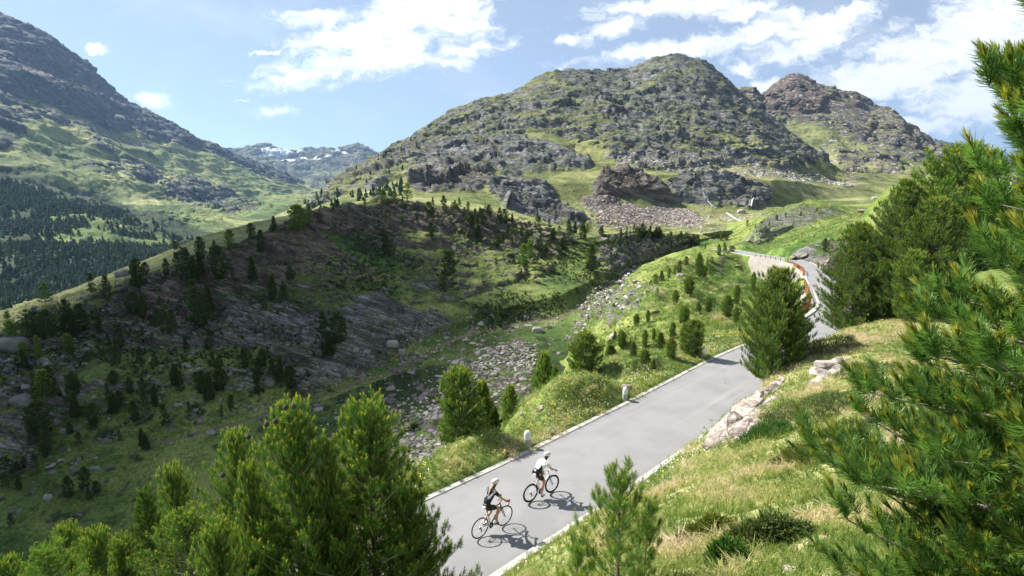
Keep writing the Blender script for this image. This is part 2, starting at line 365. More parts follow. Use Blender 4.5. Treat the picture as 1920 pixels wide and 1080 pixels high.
near_regs = [
 ('dry', .55, [(900,1200),(900,1079),(1029,1009),(1135,940),(1302,819),(1400,700),(1530,630),(1620,590),(2300,560),(2300,1400)]),
 ('dry', .75, [(1380,740),(1450,690),(1560,650),(1640,660),(1500,720),(1420,760)]),
 ('lush', .5, [(1180,985),(1300,930),(1450,960),(1480,1030),(1300,1080),(1180,1060)]),
 ('lush', .45, [(740,920),(980,780),(1130,690),(1300,620),(1400,600),(1400,650),(1180,755),(955,872),(770,960)]),
 ('dry', .2, [(740,920),(980,780),(1130,690),(1300,620),(1400,600),(1400,650),(1180,755),(955,872),(770,960)]),
 ('lush', .9, [(1290,590),(1310,540),(1290,500),(1330,480),(1400,482),(1475,505),(1475,540),(1420,580)]),
 ('dry', .3, [(1250,600),(1380,570),(1430,590),(1380,630),(1250,640)]),
 ('lush', .95, [(1370,478),(1400,455),(1480,445),(1600,405),(1700,385),(1640,450),(1560,495),(1480,490)]),
 ('rock', .38, [(1105,600),(1130,540),(1165,515),(1230,530),(1270,560),(1220,590),(1160,610)]),
 ('rock', .8, [(1385,468),(1400,440),(1440,405),(1500,383),(1560,388),(1590,400),(1500,430),(1420,458)]),
 ('rock', .75, [(1475,480),(1510,458),(1570,448),(1600,440),(1560,465),(1500,487)]),
 ('rock', .9, [(1520,500),(1545,470),(1600,440),(1640,470),(1590,510),(1555,508)]),
 ('brown', .6, [(1520,500),(1545,470),(1600,440),(1640,470),(1590,510),(1555,508)]),
 ('rock', .75, [(1358,498),(1385,487),(1405,500),(1380,507)]),
 ('rock', .85, [(1340,482),(1365,466),(1378,470),(1352,484)]),
]
pvis = None
A = regions(bx, by, P, near_regs, 7, .3)
slope_n = gridnormal(P)
nearm = sstep(bx, 1000, 1060)
A['dry'] = np.clip(A['dry']+A['dry']*fbm(P, .35, 4)*1.3, 0, 1)
A['lush'] = np.clip(A['lush']+A['lush']*fbm(P+31, .45, 4)*.9, 0, 1)
below = (RS < 0)*sstep(RD, 4, 9)
A['scrub'] = np.clip(.35*below*(Y < 120)+.3*below*fbm(P, .15, 3)+.22*(RS > 0)*(Y < 60)+.35*(RS > 0)*(Y < 40)*fbm(P+5, .22, 3), 0, 1)
steep = sstep(-slope_n[..., 2], -.72, -.5)
A['rock'] = np.clip(A['rock']+.12*steep*below, 0, 1)
A['scrub'] = A['scrub']*(RD > 1.6)
sc_n = np.interp(Y, [5, 60, 200], [.10, .4, .8])
bumpy = fbm(P, .5, 4)*.12*sstep(RD, .3, 2.5)+fbm(P, .09, 3)*.5*sstep(RD, 2, 9)*np.interp(Y, [10, 60], [.4, 1.6])
# tussocks on the bank, ledges where it is rock
bumpy = bumpy+np.maximum(fbm(P+3, 1.5, 3), 0)*.16*sstep(RD, .3, 1)*(Y < 45)+np.maximum(fbm(P+8, .35, 4), -.1)*1.1*sstep(RD, 2, 6)*(RS < 0)*sstep(Y, 30, 60)
P = P+np.stack([0*Z, 0*Z, bumpy], -1)
rk = A['rock'][..., None]*sstep(RD, .4, 2)[..., None]
P = P+gridnormal(P)*rk*(fbm(P, .13, 6, .55, ridged=True)*1.0+terrace(P, 2.2)*.5)[..., None]*np.interp(Y, [10, 90], [.5, 1.3])[..., None]
lev = sstep(RD, .12, np.where(RS < 0, np.interp(Y, [20, 60, 120], [2.2, .8, .5]), 1.3))
wdrop = lambda a, b: sstep(Y, a, a+5)*(1-sstep(Y, b-6, b+2))
drop = (RS < 0)*sstep(RD, .45, .95)*(1-sstep(RD, 9, 26))*(4.6*wdrop(96, 136)+2.6*wdrop(60, 84))
P[..., 2] -= drop
P[..., 2] = np.where(RD < .2, RZ-.12, P[..., 2]*lev+(RZ-.10+.22*sstep(RD, .1, .5))*(1-lev))
near = Sheet(P, None)
F = grid_faces(NR, NC)
# drop what lies far beyond the stream, where the other slope takes over
f0x = np.interp(np.linspace(-250, 1480, 80), [f[0] for f in F0], [0]*len(F0))
f0 = np.array([px2(*f) for f in F0]); 
keep_v = Z > np.interp(X/(Y+.001), f0[:, 0]/f0[:, 1], f0[:, 2])-14
keep_v |= (X/(Y+.001) > .3)
keep_v &= ~((Y > 235) & (X/Y < .40))
fk = keep_v.ravel()[F].all(1)
M_near = terrain_mat('alpine_turf', 1., nzt=.86, grass=((.06,.095,.018),(.15,.20,.045),(.32,.33,.11)))
ground = tag(obj('ground', npmesh('ground', P.reshape(-1, 3), F[fk], [M_near], {k: A[k] for k in ATT})), kind='structure')
# ------------------------------------------------------------ the dark ridge across the ravine
F1 = [(-250,960,55),(0,900,60),(270,835,68),(450,790,74),(600,745,80),(780,680,92),(950,610,108),(1050,590,114),(1130,545,135),(1180,505,158),(1250,475,185),(1330,450,215),(1480,434,228)]
F2 = [(-250,830,64),(0,760,70),(200,720,76),(450,690,83),(650,640,94),(850,590,108),(950,575,113),(1050,555,122),(1120,520,140),(1180,487,163),(1250,467,188),(1330,446,218),(1480,432,232)]
F2b = [(-250,730,72),(0,690,78),(200,640,86),(450,590,98),(600,560,108),(760,530,120),(900,520,130),(1000,500,142),(1100,490,155),(1150,475,165),(1200,460,180),(1250,455,195),(1330,443,222),(1480,430,235)]
F3 = [(-250,690,76),(0,640,84),(200,570,96),(330,520,104),(480,470,116),(600,425,132),(760,395,160),(900,415,165),(1000,445,165),(1100,465,166),(1150,450,172),(1200,445,188),(1250,450,200),(1330,440,226),(1480,428,238)]
F4 = [(-250,670,80),(0,615,87),(200,545,99),(330,500,107),(480,440,120),(600,400,136),(760,375,164),(900,395,168),(1000,425,168),(1100,447,168),(1150,437,174),(1200,437,190),(1250,445,203),(1330,437,230),(1480,427,240)]
F5 = [(-250,655,90),(0,592,97),(200,515,112),(380,440,127),(470,418,138),(560,400,150),(640,384,165),(760,366,185),(870,378,190),(950,395,188),(1050,423,180),(1120,438,178),(1200,431,197),(1300,444,235),(1330,436,238),(1480,425,250)]
F6 = [(-250,720,120),(0,650,130),(200,580,150),(400,495,170),(560,440,205),(640,403,230),(760,382,250),(870,390,260),(950,405,265),(1050,425,270),(1120,440,262),(1200,442,265),(1300,449,280),(1480,424,290)]
F7 = [(-250,830,170),(0,760,180),(200,680,200),(400,560,230),(560,480,270),(640,420,290),(760,388,300),(870,395,305),(950,407,305),(1050,432,310),(1120,448,300),(1200,449,300),(1480,430,310)]
F00 = [(a, b+60, c*.85) for a, b, c in F0]
pxs = np.arange(-250, 1481, 1.9)
P, band = loft([F00, F0, F1, F2, F2b, F3, F4, F5, F6, F7], pxs, [20, 60, 60, 110, 150, 50, 40, 24, 14])
bx, by = proj(P)
face = ((band > 2.6) & (band < 5.9)).astype(np.float32)
up = (band < 7.2)
ridge_regs = [
 ('rock', .58, [(-300,800),(0,690),(200,640),(450,640),(650,600),(850,560),(1000,530),(1100,505),(1180,470),(1300,440),(1300,430),(1120,440),(950,405),(760,375),(600,400),(480,440),(200,540),(-300,650)]),
 ('rock', .85, [(200,560),(330,505),(480,445),(600,400),(720,380),(900,400),(1010,440),(1000,480),(850,440),(700,430),(640,450),(600,500),(430,560),(240,620)]),
 ('rock', .95, [(360,560),(470,590),(620,600),(700,560),(850,600),(700,690),(560,740),(480,650),(250,650),(180,625)]),
 ('rock', .35, [(0,760),(200,700),(500,650),(560,740),(400,800),(100,850)]),
 ('rock', .7, [(-100,900),(0,640),(140,600),(190,640),(120,780),(60,880)]),
 ('rock', .88, [(1110,480),(1160,455),(1290,450),(1300,462),(1230,478),(1190,500),(1140,510)]),
 ('brown', .55, [(220,600),(330,510),(450,450),(600,400),(640,400),(720,450),(860,480),(700,560),(500,560),(330,640)]),
 ('brown', .45, [(600,400),(760,375),(1000,420),(1110,450),(1080,520),(900,560),(800,500),(650,470)]),
 ('rock', .0, [(590,437),(640,445),(700,470),(760,520),(700,500),(630,465)]),
 ('lush', .9, [(590,437),(640,445),(700,470),(760,520),(700,500),(630,465)]),
 ('rock', .1, [(1080,430),(1115,440),(1110,470),(1080,530),(1040,570),(1000,560),(1040,500)]),
 ('lush', .85, [(1080,430),(1115,440),(1110,470),(1080,530),(1040,570),(1000,560),(1040,500)]),
 ('lush', .75, [(1000,640),(1060,590),(1120,540),(1200,480),(1330,450),(1330,470),(1200,520),(1120,600),(1000,720),(900,760)]),
 ('scree', .55, [(1080,590),(1130,530),(1200,495),(1215,505),(1150,560),(1100,640),(1050,660)]),
 ('scree', .56, [(830,690),(900,640),(1000,640),(1000,720),(900,780),(800,870),(700,860),(740,760)]),
 ('scree', .28, [(600,700),(780,600),(1000,580),(1060,600),(900,650),(760,760),(640,850),(560,760)]),
]
A = regions(bx, by, P, ridge_regs, 14, 1.2)
A['rock'] = A['rock']*up
n_ = gridnormal(P)
A['rock'] = np.clip(A['rock']+.35*sstep(-n_[..., 2], -.8, -.62)*face, 0, 1)
A['scrub'] = np.clip(.42*(band < 5.2)+.5*fbm(P, .06, 3)*(band < 5.2)+.1, 0, 1)
A['scrub'] = np.where(band > 5.6, .18+.3*fbm(P, .2, 3), A['scrub'])
A['dry'] = np.clip(.38*sstep(band, 5.4, 6.0)+.08, 0, 1)
A['lush'] = np.clip(A['lush']+.3*(band < 3), 0, 1)
trail = [(262,836),(330,830),(430,800),(520,765),(600,742),(700,708),(780,672),(850,640),(950,610),(1050,590),(1110,570)]
A['path'] = (line_mask(bx, by, [(x, y+3*math.sin(x*.05)) for x, y in trail], 3.2)*.9+line_mask(bx, by, [(600,742),(660,700),(760,640),(850,600)], 1.2)*0)
A['rock'] *= 1-line_mask(bx, by, trail, 9)
A['scrub'] *= 1-line_mask(bx, by, trail, 5)
amp = A['rock']*(1-.0*face)
P = rough_up(P, sstep(amp, .15, .8), .8, 1.25, .55, per=3.4)
cl = (fbm(P, .028, 4, .5, ridged=True)*4.0)*sstep(band, 2.4, 3.2)*(1-sstep(band, 5.0, 5.9))
P = P+np.stack([.3*cl, -.8*cl, .3*cl], -1)
M_ridge = terrain_mat('ridge_rock_and_scrub', 1.6, rock=((.05,.045,.04),(.19,.175,.155),(.50,.475,.44)), grass=((.03,.05,.014),(.095,.14,.032),(.27,.29,.08)), bump=1.)
ridge = Sheet(P, None); ridge.band = band
tag(obj('ridge', npmesh('ridge', P.reshape(-1, 3), grid_faces(*band.shape), [M_ridge], {k: A[k] for k in ATT})), kind='structure')
# ------------------------------------------------------------ main mountain
M_ = [
 [(250,620,215),(400,540,240),(560,450,300),(640,412,300),(760,388,305),(870,395,310),(950,407,315),(1050,432,310),(1120,448,296),(1200,450,296),(1300,451,290),(1400,450,290),(1500,435,310),(1600,410,330),(1750,400,350),(1900,380,380)],
 [(250,600,300),(400,520,320),(500,450,420),(600,388,400),(700,372,380),(870,372,380),(950,397,370),(1050,418,380),(1150,436,370),(1200,432,380),(1330,415,390),(1420,405,410),(1500,395,430),(1600,384,480),(1750,380,520),(1900,370,560)],
 [(250,580,340),(400,500,380),(560,410,450),(640,370,440),(760,358,430),(900,358,430),(1050,392,430),(1150,385,440),(1250,385,450),(1330,385,440),(1420,388,460),(1550,375,560),(1700,358,700),(1900,345,760)],
 [(250,560,400),(400,480,430),(580,388,480),(650,352,500),(760,332,480),(900,325,470),(1000,340,460),(1100,342,470),(1200,322,485),(1330,328,490),(1450,335,520),(1560,350,620),(1650,343,760),(1900,335,860)],
 [(250,560,450),(400,480,490),(590,380,540),(700,312,580),(850,300,580),(1000,300,580),(1100,305,580),(1200,302,600),(1330,308,610),(1450,315,640),(1560,342,720),(1650,335,850),(1900,330,950)],
 [(250,560,520),(400,480,560),(600,376,600),(720,296,650),(800,260,700),(900,245,700),(1000,225,720),(1150,222,740),(1300,230,750),(1400,250,760),(1500,288,790),(1580,330,860),(1680,335,960),(1900,330,1050)],
 [(250,560,600),(400,480,640),(560,398,620),(590,383,640),(620,368,650),(700,308,730),(735,284,760),(800,246,820),(850,209,880),(900,185,920),(960,177,940),(1000,149,980),(1040,132,1010),(1110,134,1040),(1180,133,1080),(1225,107,1110),(1270,100,1130),(1320,112,1130),(1370,155,1110),(1400,190,1080),(1450,225,1030),(1500,262,980),(1550,303,930),(1600,338,900),(1680,338,1000),(1900,335,1150)],
 [(250,640,900),(560,480,900),(700,400,1000),(900,270,1150),(1100,220,1250),(1270,190,1350),(1400,260,1280),(1500,330,1180),(1600,400,1050),(1900,400,1350)],
]
pxs = np.arange(250, 1901, 2.0)
P, band = loft(M_, pxs, [30, 40, 60, 40, 90, 130, 20], smc=8)
bx, by = proj(P)
mt_regs = [
 ('rock', .62, [(560,400),(700,290),(850,200),(1040,120),(1270,90),(1400,180),(1560,300),(1500,320),(1300,310),(1230,318),(1150,290),(1000,250),(900,300),(760,330),(640,370)]),
 ('rock', .72, [(1040,125),(1180,130),(1270,90),(1380,150),(1440,215),(1560,305),(1450,300),(1330,240),(1200,240),(1100,200)]),
 ('rock', .95, [(780,310),(860,275),(980,255),(1080,290),(1110,310),(1040,325),(900,318),(800,325)]),
 ('rock', .9, [(1130,300),(1250,280),(1400,290),(1470,320),(1330,312),(1200,322)]),
 ('rock', 1., [(765,350),(770,325),(850,310),(920,322),(930,335),(880,365),(800,362)]),
 ('brown', .25, [(765,350),(770,325),(850,310),(920,322),(930,335),(880,365),(800,362)]),
 ('rock', 1., [(910,370),(920,330),(970,320),(1040,350),(1070,400),(1130,445),(1050,430),(960,405)]),
 ('rock', 1., [(1110,350),(1150,322),(1200,325),(1240,345),(1270,378),(1200,370),(1150,385),(1120,370)]),
 ('brown', .5, [(1110,350),(1150,322),(1200,325),(1240,345),(1270,378),(1200,370),(1150,385),(1120,370)]),
 ('rock', .85, [(1240,335),(1330,325),(1440,345),(1440,380),(1400,400),(1350,390),(1300,375),(1260,365)]),
 ('lush', .6, [(1300,345),(1440,350),(1440,385),(1400,400),(1350,380)]),
 ('scree', .85, [(1080,365),(1160,375),(1200,395),(1240,378),(1310,400),(1320,425),(1240,425),(1150,432),(1120,420)]),
 ('brown', .5, [(1080,365),(1160,375),(1200,395),(1240,378),(1310,400),(1320,425),(1240,425),(1150,432),(1120,420)]),
 ('scree', .36, [(1120,285),(1250,300),(1440,310),(1560,330),(1600,345),(1450,330),(1280,322),(1180,315)]),
 ('scree', .46, [(1530,270),(1560,290),(1620,350),(1600,355),(1540,300)]),
 ('dry', .35, [(1120,285),(1250,300),(1440,310),(1600,340),(1640,390),(1400,330),(1280,322),(1180,315)]),
 ('lush', .5, [(1380,430),(1420,395),(1560,360),(1640,370),(1600,410),(1480,430)]),
 ('dry', .4, [(1240,430),(1330,405),(1440,400),(1420,440),(1300,445)]),
 ('snow', .0, [(0,0),(1,0),(1,1)]),
]
A = regions(bx, by, P, mt_regs, 16, 5)
A['lush'] = np.clip(A['lush']+.5*(band < 1.6)*(bx < 980), 0, 1)
A['dry'] = np.clip(A['dry']+.22, 0, 1); A['scrub'] = np.clip(.15+.5*fbm(P, .015, 3), 0, .6)
A['path'] = line_mask(bx, by, [(1150,368),(1240,385),(1300,395),(1360,404),(1400,410),(1440,412)], 1.6)*.5
A['rock'] = np.clip(A['rock']+.22*fbm(P, .018, 4)*(A['rock'] > .1), 0, 1)
n_ = gridnormal(P)
A['rock'] = np.clip(A['rock']+.065*(A['rock'] > .15)*(A['rock'] < .9), 0, 1); rr = sstep(A['rock'], .2, .85)
rr = rr*(1-.45*sstep(band, 5.5, 6.)); P = rough_up(P, rr, 4.2, .85, .5, per=13, oct=7)
P = P+n_*((fbm(P, .012, 5, .6, ridged=True)*7+facets(P, .012, 1., 5)*4)*sstep(band, 3.6, 4.4)*(1-.6*sstep(band, 5.6, 6.1)))[..., None]
P = P+n_*(fbm(P, .03, 5, .6, ridged=True)*5.5*rr*sstep(band, .9, 1.6)*(1-sstep(band, 3.8, 4.4)))[..., None]
M_mtn = terrain_mat('mountain_rock_and_turf', 6.5, rock=((.04,.042,.041),(.15,.153,.145),(.42,.42,.40)), grass=((.035,.05,.015),(.095,.12,.034),(.24,.26,.08)), bump=1.)
mtn = Sheet(P, None); mtn.band = band
tag(obj('mountain', npmesh('mountain', P.reshape(-1, 3), grid_faces(*band.shape), [M_mtn], {k: A[k] for k in ATT})), kind='structure')
# ------------------------------------------------------------ peak behind, right
Pk = [
 [(1200,420,800),(1400,420,800),(1600,400,900),(1850,400,900),(2200,400,900)],
 [(1200,330,1100),(1350,300,1150),(1500,320,1100),(1560,330,1000),(1620,345,950),(1700,345,950),(1850,335,950),(2200,345,950)],
 [(1200,280,1500),(1350,240,1550),(1450,235,1600),(1540,250,1500),(1620,290,1300),(1700,310,1200),(1800,330,1150),(2200,340,1150)],
 [(1200,240,1900),(1330,204,2000),(1380,168,2000),(1405,164,2000),(1430,180,2000),(1450,160,2050),(1480,143,2100),(1500,140,2100),(1522,157,2050),(1560,167,2000),(1600,180,1950),(1640,200,1900),(1680,214,1800),(1702,238,1750),(1740,279,1650),(1790,300,1600),(1850,335,1500),(2200,345,1400)],
 [(1200,300,2300),(1500,220,2500),(1850,400,1900),(2200,400,1800)],
]
pxs = np.arange(1200, 2201, 2.)
P, band = loft(Pk, pxs, [20, 70, 150, 14], smc=5)
bx, by = proj(P)
pk_regs = [
 ('rock', .62, [(1300,150),(1560,150),(1720,230),(1800,300),(1800,330),(1650,300),(1560,250),(1480,230),(1380,230),(1300,220)]),
 ('rock', 1., [(1430,185),(1490,135),(1530,160),(1545,195),(1520,215),(1470,212),(1440,200)]),
 ('brown', .5, [(1400,190),(1440,165),(1500,135),(1620,185),(1680,230),(1620,260),(1560,235),(1450,225)]),
 ('brown', .2, [(1600,180),(1700,220),(1780,300),(1680,290)]),
 ('scree', .62, [(1545,185),(1640,210),(1620,250),(1560,240),(1480,225),(1400,215),(1420,205),(1530,215)]),
 ('rock', .6, [(1560,270),(1640,290),(1680,310),(1700,340),(1600,345),(1560,300)]),
 ('scree', .55, [(1530,265),(1552,270),(1560,300),(1620,345),(1600,352),(1548,310)]),
 ('snow', 1., [(1520,210),(1531,208),(1528,214),(1522,215)]),
 ('snow', 1., [(1486,152),(1492,149),(1490,156),(1484,158)]),
]
A = regions(bx, by, P, pk_regs, 5, 12)
A['dry'] += .2; A['scree'] = np.maximum(A['scree'], .25*(A['rock'] > 0))
smo = (1-.75*sstep(A['scree'], .3, .5)); P = rough_up(P, sstep(A['rock']+.3*A['brown'], .1, .8)*smo, 7, .75, .5, per=26, oct=7)
n_ = gridnormal(P); P = P+n_*((fbm(P, .006, 5, .6, ridged=True)*22+facets(P, .005, 1., 6)*6)*smo*sstep(band, 1.2, 2.)*(1-.7*sstep(band, 2.8, 3.)))[..., None]
M_pk = terrain_mat('high_scree_and_rock', 13, rock=((.06,.055,.052),(.15,.14,.132),(.32,.30,.285)), grass=((.07,.085,.035),(.14,.16,.06),(.24,.25,.10)), bump=1., nzt=.8)
peak = Sheet(P, None)
tag(obj('mountain', npmesh('mountain_peak', P.reshape(-1, 3), grid_faces(*band.shape), [M_pk], {k: A[k] for k in ATT})), kind='structure')
# ------------------------------------------------------------ left valley side
Lf = [
 [(-500,900,240),(0,760,240),(200,680,260),(400,590,300),(560,500,340),(700,450,400),(900,430,500)],
 [(-500,640,500),(0,590,480),(100,570,520),(200,540,600),(300,500,750),(400,460,950),(500,425,1300),(560,408,1600),(640,395,1900),(760,390,2200),(900,390,2400)],
 [(-500,500,800),(0,470,850),(200,440,1000),(300,425,1200),(400,415,1500),(500,398,1900),(600,385,2300),(760,380,2600),(900,380,2800)],
 [(-500,300,1200),(0,335,1300),(100,345,1400),(200,370,1550),(300,385,1800),(400,385,2200),(500,375,2700),(600,372,3100),(760,372,3300),(900,372,3400)],
 [(-500,120,1800),(0,190,1850),(100,235,1950),(200,275,2100),(300,305,2400),(400,325,2700),(500,340,3100),(600,365,3500),(760,368,3700),(900,368,3800)],
 [(-500,-200,2400),(-200,-60,2450),(0,26,2500),(25,32,2520),(90,66,2600),(130,95,2650),(160,116,2700),(200,151,2800),(240,190,2900),(300,219,3000),(335,234,3050),(370,263,3100),(400,270,3200),(430,284,3300),(500,311,3600),(560,341,3900),(610,370,4100),(760,366,4300),(900,366,4400)],
 [(-500,0,3200),(0,200,3300),(300,330,3800),(600,390,4700),(900,390,4900)],
]
pxs = np.arange(-500, 901, 2.2)
P, band = loft(Lf, pxs, [16, 60, 70, 90, 110, 14], smc=6)
bx, by = proj(P)
lf_regs = [
 ('rock', .9, [(-500,-200),(0,0),(100,50),(200,130),(380,250),(380,290),(300,270),(200,240),(100,200),(0,170),(-500,50)]),
 ('rock', .8, [(340,230),(440,275),(560,330),(600,360),(500,340),(400,300)]),
 ('scree', .62, [(-10,95),(60,120),(120,165),(125,178),(60,150),(-10,115)]),
 ('scree', .5, [(-20,175),(60,190),(200,245),(300,285),(260,290),(150,240),(0,200)]),
 ('rock', .58, [(-500,180),(0,175),(60,205),(180,240),(160,250),(60,230),(30,270),(-20,290),(-500,290)]),
 ('rock', .5, [(150,260),(220,270),(210,285),(160,280)]),
 ('rock', .55, [(130,300),(290,310),(300,345),(250,350),(160,330)]),
 ('rock', .62, [(290,340),(380,345),(470,380),(520,400),(430,410),(330,385)]),
 ('scrub', .9, [(-500,700),(-500,330),(0,320),(100,350),(190,365),(260,400),(340,430),(420,440),(560,402),(420,470),(250,560),(0,640)]),
 ('scrub', .55, [(250,345),(420,370),(560,385),(560,410),(380,420),(300,390)]),
 ('lush', .6, [(60,450),(200,470),(300,470),(190,520),(80,530)]),
 ('scrub', .2, [(120,400),(170,410),(260,460),(330,455),(300,480),(180,500),(90,490),(80,440)]),
]
A = regions(bx, by, P, lf_regs, 12, 14)
A['rock'] = np.clip(A['rock']+.45*fbm(P, .006, 4), 0, 1)*(band > 1)
A['dry'] = np.clip(.3*(band > 2.6)+.4*fbm(P+9, .004, 3), 0, 1)
P = rough_up(P, sstep(A['rock'], .2, .8), 8, .9, .6, per=24, oct=7)
n_ = gridnormal(P); P = P+n_*(fbm(P*np.array([1, 1, 2.2]), .0035, 6, .55, ridged=True)*38*sstep(band, 1.2, 2.)*(1-.8*sstep(band, 4.75, 5.)))[..., None]
M_lf = terrain_mat('valley_side_turf_and_rock', 15, rock=((.028,.032,.036),(.075,.082,.088),(.19,.19,.19)), grass=((.03,.06,.018),(.105,.155,.04),(.29,.31,.10)), bump=.9, nzt=.86)
left = Sheet(P, None); left.band = band
tag(obj('mountain', npmesh('mountain_slope', P.reshape(-1, 3), grid_faces(*band.shape), [M_lf], {k: A[k] for k in ATT})), kind='structure')
# ------------------------------------------------------------ far snowy peaks
for nm, Ff, x0, x1, sn in (('far', [
  [(300,420,4500),(900,420,4500)], [(300,370,5000),(600,350,5200),(900,360,5000)],
  [(300,320,6000),(440,300,6200),(600,310,6300),(700,320,6000),(900,340,6000)],
  [(300,300,7000),(400,292,7000),(430,281,7000),(445,283,7000),(465,277,7000),(490,272,7000),(510,276,7000),(530,285,7000),(556,289,7000),(566,283,7000),(585,282,7000),(604,278,7000),(625,281,7000),(650,276,7000),(668,268,7000),(680,272,7000),(692,283,7000),(715,295,7000),(760,330,7000),(900,350,7000)],
  [(300,400,8500),(900,420,8500)]], 300, 900,
  [[(492,294),(500,291),(548,297),(546,300),(494,298)],[(556,295),(570,288),(572,291),(560,298)],[(530,312),(548,305),(549,308),(535,315)],[(541,314),(556,311),(558,314),(543,316)],[(578,312),(590,308),(592,312),(578,314)],[(592,310),(620,303),(621,306),(600,314),(592,314)],[(615,289),(625,286),(625,289)],[(624,293),(642,290),(642,293),(626,295)],[(638,296),(657,292),(657,296),(640,299)],[(590,304),(600,303),(600,305),(588,306)],[(564,311),(575,308),(574,313)]]),
 ('far2', [
  [(1600,420,4500),(2300,420,4500)], [(1600,350,5000),(2300,350,5000)],
  [(1600,320,6000),(1700,268,6300),(1722,266,6300),(1738,264,6300),(1760,268,6300),(1785,273,6300),(1810,281,6300),(1900,300,6300),(2300,310,6300)],
  [(1600,400,7800),(2300,420,7800)]], 1600, 2300, [[(1728,272),(1740,270),(1742,274),(1730,276)],[(1755,280),(1765,279),(1764,283)],[(1775,286),(1790,285),(1788,289)]])):
    pxs = np.arange(x0, x1+1, 2.)
    P, band = loft(Ff, pxs, [12, 40, 110, 10][:len(Ff)-1], smc=2)
    bx, by = proj(P)
    A = regions(bx, by, P, [('snow', 1.3, s) for s in sn], .8, 60, 1)
    A['snow'] = np.clip(A['snow']+.2*sstep(fbm(P, .004, 4), .2, .5)*(by < 320), 0, 1.3)
    A['rock'] += .75; A['brown'] += .3
    P = rough_up(P, np.ones(band.shape), 22, 1., .3, per=90)
    n_ = gridnormal(P); P = P+n_*(fbm(P, .0016, 6, .6, ridged=True)*75*sstep(band, .4, 1.4)*(1-.85*sstep(band, len(Ff)-2.4, len(Ff)-2)))[..., None]
    M_f = terrain_mat('far_rock_'+nm, 40, rock=((.07,.066,.066),(.14,.13,.13),(.24,.225,.22)), bump=.9)
    tag(obj('mountain', npmesh('far_mountain', P.reshape(-1, 3), grid_faces(*band.shape), [M_f], {k: A[k] for k in ATT})), kind='structure')
# broad base under everything, reaching the horizon
bs = npmesh('terrain', np.array([(-30000,-12000,-330),(30000,-12000,-330),(30000,30000,-330),(-30000,30000,-330)], float), np.array([[0,1,2,3]]), [M_lf])
tag(obj('terrain', bs), kind='structure')
# ------------------------------------------------------------ road, kerbs
def simple_mat(name, color, rough=.8, spec=.3, bump=None, var=None, metal=0., trans=0.):
    m = bpy.data.materials.new(name); m.use_nodes = True; T = NT(m.node_tree)
    pos = T.node('ShaderNodeTexCoord').outputs['Object']; col = (*color, 1)
    if var:
        sc, amt = var; n = T.noise(pos, sc, 6, .65)
        col = T.mix(n, tuple(c*(1-amt) for c in color), tuple(min(1, c*(1+amt)) for c in color))
    ins = {'Base Color': col, 'Roughness': rough, 'Metallic': metal}
    if bump:
        ins['Normal'] = T.node('ShaderNodeBump', {'Strength': bump[1], 'Distance': bump[2] if len(bump) > 2 else .02, 'Height': T.noise(pos, bump[0], 6, .65)}).outputs[0]
    b = T.node('ShaderNodeBsdfPrincipled', ins); b.inputs['Specular IOR Level'].default_value = spec
    T.l.new(b.outputs[0], T.node('ShaderNodeOutputMaterial').inputs[0]); return m
def asphalt():
    m = bpy.data.materials.new('asphalt'); m.use_nodes = True; T = NT(m.node_tree)
    pos = T.node('ShaderNodeNewGeometry').outputs['Position']; ac = T.attr('across')
    col = T.mix(T.noise(pos, 38, 3, .85), (.17,.168,.165), (.32,.315,.31))
    col = T.mix(T.math('MULTIPLY', T.smooth(T.noise(pos, .5, 5, .6), .4, .65), .4), col, (.17,.168,.165))
    st = T.noise(T.node('ShaderNodeMapping', {'Vector': T.node('ShaderNodeMapping', {'Vector': pos, 'Rotation': (0, 0, R(45))}).outputs[0], 'Scale': (1.6, .05, 1)}).outputs[0], 1.2, 4, .6)
    col = T.mix(T.math('MULTIPLY', T.smooth(st, .5, .75), .4), col, (.34,.335,.33))
    edge = T.smooth(T.math('ABSOLUTE', T.math('SUBTRACT', ac, .5)), .40, .5)
    col = T.mix(T.math('MULTIPLY', edge, T.math('MULTIPLY', T.noise(pos, 6, 4), .5)), col, (.13,.12,.10))
    vc = T.node('ShaderNodeTexVoronoi', {'Vector': T.node('ShaderNodeMapping', {'Vector': pos, 'Scale': (.16, .16, .16)}).outputs[0], 'Scale': 1.}, feature='DISTANCE_TO_EDGE')
    ck = T.math('MULTIPLY', T.smooth(vc.outputs[0], .006, .0), T.smooth(T.noise(pos, .12, 3), .55, .65))
    col = T.mix(T.math('MULTIPLY', ck, .6), col, (.05,.05,.05))
    bp = T.node('ShaderNodeBump', {'Strength': .5, 'Distance': .01, 'Height': T.noise(pos, 60, 3, .8)})
    b = T.node('ShaderNodeBsdfPrincipled', {'Base Color': col, 'Roughness': .85, 'Normal': bp.outputs[0]}); b.inputs['Specular IOR Level'].default_value = .25
    T.l.new(b.outputs[0], T.node('ShaderNodeOutputMaterial').inputs[0]); return m
def strip(L, Rr, n, zadd):
    t = np.linspace(0, 1, n)[None, :, None]; return L[:, None]*(1-t)+Rr[:, None]*t+np.array((0, 0, 1))*zadd
nr = len(Lc)
rd = strip(Lc, Rc, 9, 0.); tt = np.linspace(0, 1, 9); rd[:, :, 2] += .05*(1-(2*tt-1)**2)[None]
tag(obj('road', npmesh('road', rd.reshape(-1, 3), grid_faces(nr, 9), [asphalt()], {'across': np.repeat(tt[None], nr, 0)})), kind='structure')
M_kerb = simple_mat('kerb_concrete', (.44,.42,.39), .85, .2, (25, .5, .02), (3.5, .45))
M_line = simple_mat('edge_line_paint', (.60,.60,.58), .7, .3, (40, .3, .01), (9, .3))
